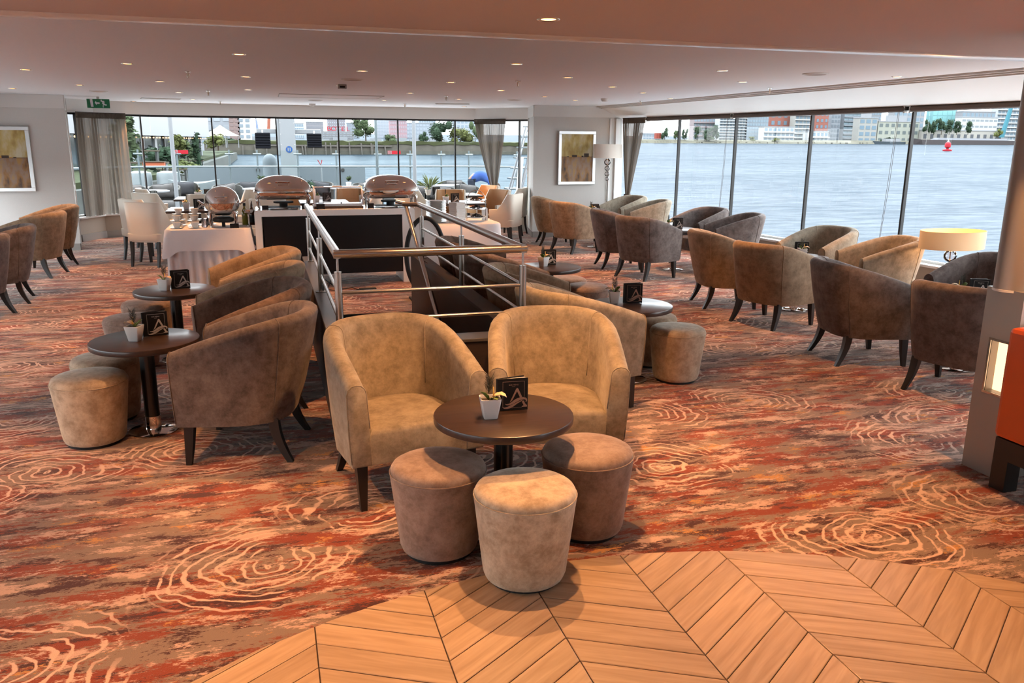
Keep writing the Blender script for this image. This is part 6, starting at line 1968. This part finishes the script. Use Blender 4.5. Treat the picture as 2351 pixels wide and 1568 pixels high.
for k, (x0, x1, y0, y1, mm, wd) in enumerate(((1514, 1536, 291, 322, M_GREEN1, 'single dark tree at the left end of the river view'), (1540, 1562, 297, 322, M_GREEN2, 'pale tree at the first mullion of the river view'), (1562, 1580, 296, 322, M_GREEN1, 'small dark tree right of the first mullion'), (1590, 1612, 290, 322, M_GREEN1, 'left tree of the dark group before the brown block'), (1612, 1634, 293, 322, M_GREEN1, 'middle tree of the dark group before the brown block'), (1632, 1656, 286, 322, M_GREEN1, 'right tall tree of the dark group before the white block'), (1616, 1640, 311, 324, M_GREEN2, 'low round bush at the water before the white block'),
                                              (1720, 1738, 314, 325, M_GREEN3, 'low bush before the blue-grey glass block'), (1772, 1790, 316, 327, M_GREEN3, 'low bush before the rust red block'), (2015, 2060, 317, 329, M_GREEN1, 'dark ivy mound left of the fourth mullion'), (2118, 2138, 275, 308, M_GREEN1, 'first poplar of the row right of the fourth mullion'), (2134, 2154, 274, 308, M_GREEN1, 'second poplar of the row'), (2150, 2172, 273, 308, M_GREEN1, 'third poplar of the row below the teal tower'), (2168, 2190, 274, 308, M_GREEN1, 'fourth poplar of the row below the teal tower'), (2186, 2206, 276, 308, M_GREEN1, 'fifth poplar left of the white office block'), (2212, 2232, 278, 308, M_GREEN1, 'separate tree before the white office block'), (2282, 2300, 296, 318, M_GREEN3, 'yellowish tree beside the teal crane'))):
    Y = YR - 29
    p, q = at((x0 + x1) / 2, y1, Y), at((x0 + x1) / 2, y0, Y); w = at(x1, y1, Y).x - at(x0, y1, Y).x
    plant('shore_tree', wd, 'tree', (p.x, Y, p.z), w * .55, q.z - p.z, mm, 60 + k, 260, w * .07, 0, 'trees on the far shore', 7)
t = thing('container_stack', 'three red boxes at the left end of the far shore', 'container', at(1512, 320, YR - 28))
for k in range(3):
    m = MB(); m.box((-1.4 + k * 1.0, 0, .3), (-.6 + k * 1.0, 2, 3)); obj('box', m, bm((.3, .07, .05)), t)
a, b = at(2098, 330, YR - 44), at(2325, 333, YR - 44)
t = thing('barge', 'long dark barge lying at the far shore behind the red buoy', 'barge', (a.x, a.y, ZW((a.x + b.x) / 2, a.y)))
L_ = b.x - a.x
m = MB(); m.rings([[(0, 0, -.5), (3, -3, -.5), (L_, -3, -.5), (L_, 3, -.5), (3, 3, -.5)], [(-1.5, 0, 3.0), (1.5, -3.5, 2.4), (L_, -3.5, 2.2), (L_, 3.5, 2.2), (1.5, 3.5, 2.4)]]); obj('hull', m, mat('barge_hull', (.10, .085, .085), .7), t)
m = MB(); m.rings([[(12, -2.5, 2.3), (L_ * .92, -2.5, 2.3), (L_ * .92, 2.5, 2.3), (12, 2.5, 2.3)], [(14, -1.5, 3.4), (L_ * .9, -1.5, 3.2), (L_ * .9, 1.5, 3.2), (14, 1.5, 3.4)]]); obj('cargo_cover', m, mat('cargo_cover', (.15, .15, .16), .8), t)
p = at(2040, 326, YR - 40)
t = thing('motor_yacht', 'small white motor boat at the far shore left of the barge', 'boat', (p.x, p.y, ZW(p.x, p.y)))
m = MB(); m.rings([[(-8, 0, -.3), (-4, -1.6, -.3), (9, -1.6, -.3), (9, 1.6, -.3), (-4, 1.6, -.3)], [(-10, 0, 1.6), (-4, -2, 1.4), (9, -2, 1.3), (9, 2, 1.3), (-4, 2, 1.4)]]); obj('hull', m, M_DGLASS, t)
m = MB(); m.box((-3, -1.5, 1.35), (6, 1.5, 2.8)); obj('cabin', m, M_XWHITE, t)
p = at(2175, 343, 205)
bz = ZW(p.x, p.y)
t = thing('buoy', 'red channel buoy floating on the river', 'buoy', (p.x, p.y, bz))
M_BUOY = mat('buoy_red', (.36, .015, .025), .5)
m = MB(); m.lathe([(.9, -.4), (1.25, -.3), (1.3, .35), (1.1, .5), (.4, .55)], 20); obj('float', m, M_BUOY, t, smooth=40)
m = MB(); m.lathe([(.35, .5), (.4, .9), (.82, 1.1), (.85, 2.1), (.55, 2.5), (.3, 2.6)], 18); obj('tower', m, M_BUOY, t, smooth=40)
m = MB(); m.lathe([(.35, 2.6), (.18, 3.0), (.06, 3.4), (0, 3.5)], 12); obj('top_mark', m, M_XWHITE, t)

# ------------------------------------------------------------------ behind the inlet: moored ship with red letters, town
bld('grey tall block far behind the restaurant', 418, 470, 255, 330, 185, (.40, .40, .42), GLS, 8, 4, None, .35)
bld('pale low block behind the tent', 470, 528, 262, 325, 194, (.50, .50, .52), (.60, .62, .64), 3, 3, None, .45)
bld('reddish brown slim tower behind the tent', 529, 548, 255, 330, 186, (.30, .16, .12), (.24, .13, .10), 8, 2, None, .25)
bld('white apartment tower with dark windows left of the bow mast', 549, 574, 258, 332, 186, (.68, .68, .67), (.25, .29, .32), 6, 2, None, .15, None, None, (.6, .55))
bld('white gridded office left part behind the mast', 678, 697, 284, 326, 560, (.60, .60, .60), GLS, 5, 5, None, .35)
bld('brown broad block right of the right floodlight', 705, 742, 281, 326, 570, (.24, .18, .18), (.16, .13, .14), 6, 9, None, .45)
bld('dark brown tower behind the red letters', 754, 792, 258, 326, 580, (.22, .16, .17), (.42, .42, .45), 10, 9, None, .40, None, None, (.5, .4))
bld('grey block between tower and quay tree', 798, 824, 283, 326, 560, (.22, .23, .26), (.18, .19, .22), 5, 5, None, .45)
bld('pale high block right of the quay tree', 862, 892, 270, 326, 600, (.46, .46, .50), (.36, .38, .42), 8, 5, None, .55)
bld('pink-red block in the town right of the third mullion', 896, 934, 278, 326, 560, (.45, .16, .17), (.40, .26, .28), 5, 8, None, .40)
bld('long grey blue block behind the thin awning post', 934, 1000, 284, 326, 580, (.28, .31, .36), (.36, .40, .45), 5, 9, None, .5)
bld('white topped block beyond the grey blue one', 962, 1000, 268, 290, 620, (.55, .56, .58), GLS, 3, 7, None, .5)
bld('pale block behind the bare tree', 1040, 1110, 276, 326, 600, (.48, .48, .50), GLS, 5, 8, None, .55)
p, q = at(741, 322, 330), at(811, 302, 330)
t = thing('moored_ship', 'white floating hotel ship with large red letters on its roof', 'ship', (p.x, 330, p.z))
w, h = q.x - p.x, q.z - p.z
m = MB(); m.rings([[(0, 0, -2), (w, 0, -2), (w, 10, -2), (0, 10, -2)], [(-.6, -1, h), (w, -1, h), (w, 10, h), (-.6, 10, h)]]); obj('hull', m, bm((.28, .28, .285)), t)
m = MB()
for j in range(3):
    for i in range(22): m.box((w * (i + .35) / 22, -1.05 + .3 * (1 - j / 3), h * (.2 + .26 * j)), (w * (i + .7) / 22, -.3, h * (.2 + .26 * j) + .35))
tag(obj('portholes', m, bm((.35, .38, .42)), t), kind='stuff')
cap_h = at(780, 293, 330).z - at(780, 303, 330).z
for k, ch in enumerate('BOTEL'):
    me = text_mesh(ch, cap_h * 1.35, .5)
    me.transform(Matrix.Diagonal((1.35, 1.1, 1, 1)))
    o = obj('red_letter', me, mat('letter_red_%d' % k, (.38, .02, .035), .5), t, loc=(w * (.22 + .155 * k), 2, h + cap_h * .55), rot=(PI / 2, 0, 0))
p, q = at(560, 330, 300), at(1110, 322, 300)
t = thing('floating_jetty', 'long white jetty edge with low boats far behind the quay', 'jetty', (p.x, 300, p.z))
m = MB(); m.box((0, 0, -3), (q.x - p.x, 3, .9)); obj('deck_edge', m, bm((.26, .27, .28)), t)
m = MB(); rr = random.Random(6)
for k in range(26):
    x = rr.uniform(0, q.x - p.x); m.box((x, 3.2 + k * .05, .1), (x + rr.uniform(2, 5), 5 + k * .05, rr.uniform(1.2, 2.6)))
tag(obj('boat_cabins', m, bm((.24, .25, .26)), t), kind='stuff')
t = thing('harbour_crane', 'orange red crane boom left of the bow mast', 'crane', at(618, 322, 340))
m = MB(); m.tube([(-.4, 0, 0), (1.0, 0, 14)], [.8, .6], 6); obj('boom', m, mat('crane_orange', (.34, .11, .07), .6), t)
m = MB(); m.box((-3, -2, -2), (3, 2, 1)); obj('base', m, bm((.5, .52, .55)), t)
t = thing('flag', 'blue and white banner on a pole left of the bow mast', 'flag', at(590, 322, 200))
m = MB(); m.tube([(0, 0, -2), (0, 0, 5.2)], .06, 6); obj('pole', m, M_XWHITE, t)
m = MB(); m.rings([[(.05, 0, 1.2), (.6, .05, 1.3)], [(.05, 0, 5.1), (.4, .08, 3.9)]], closed=False, cap0=False, cap1=False); f_ = obj('cloth', m, mat('banner_blue', (.25, .30, .45), .8), t, fix=False); f_.modifiers.new('thick', 'SOLIDIFY').thickness = .02
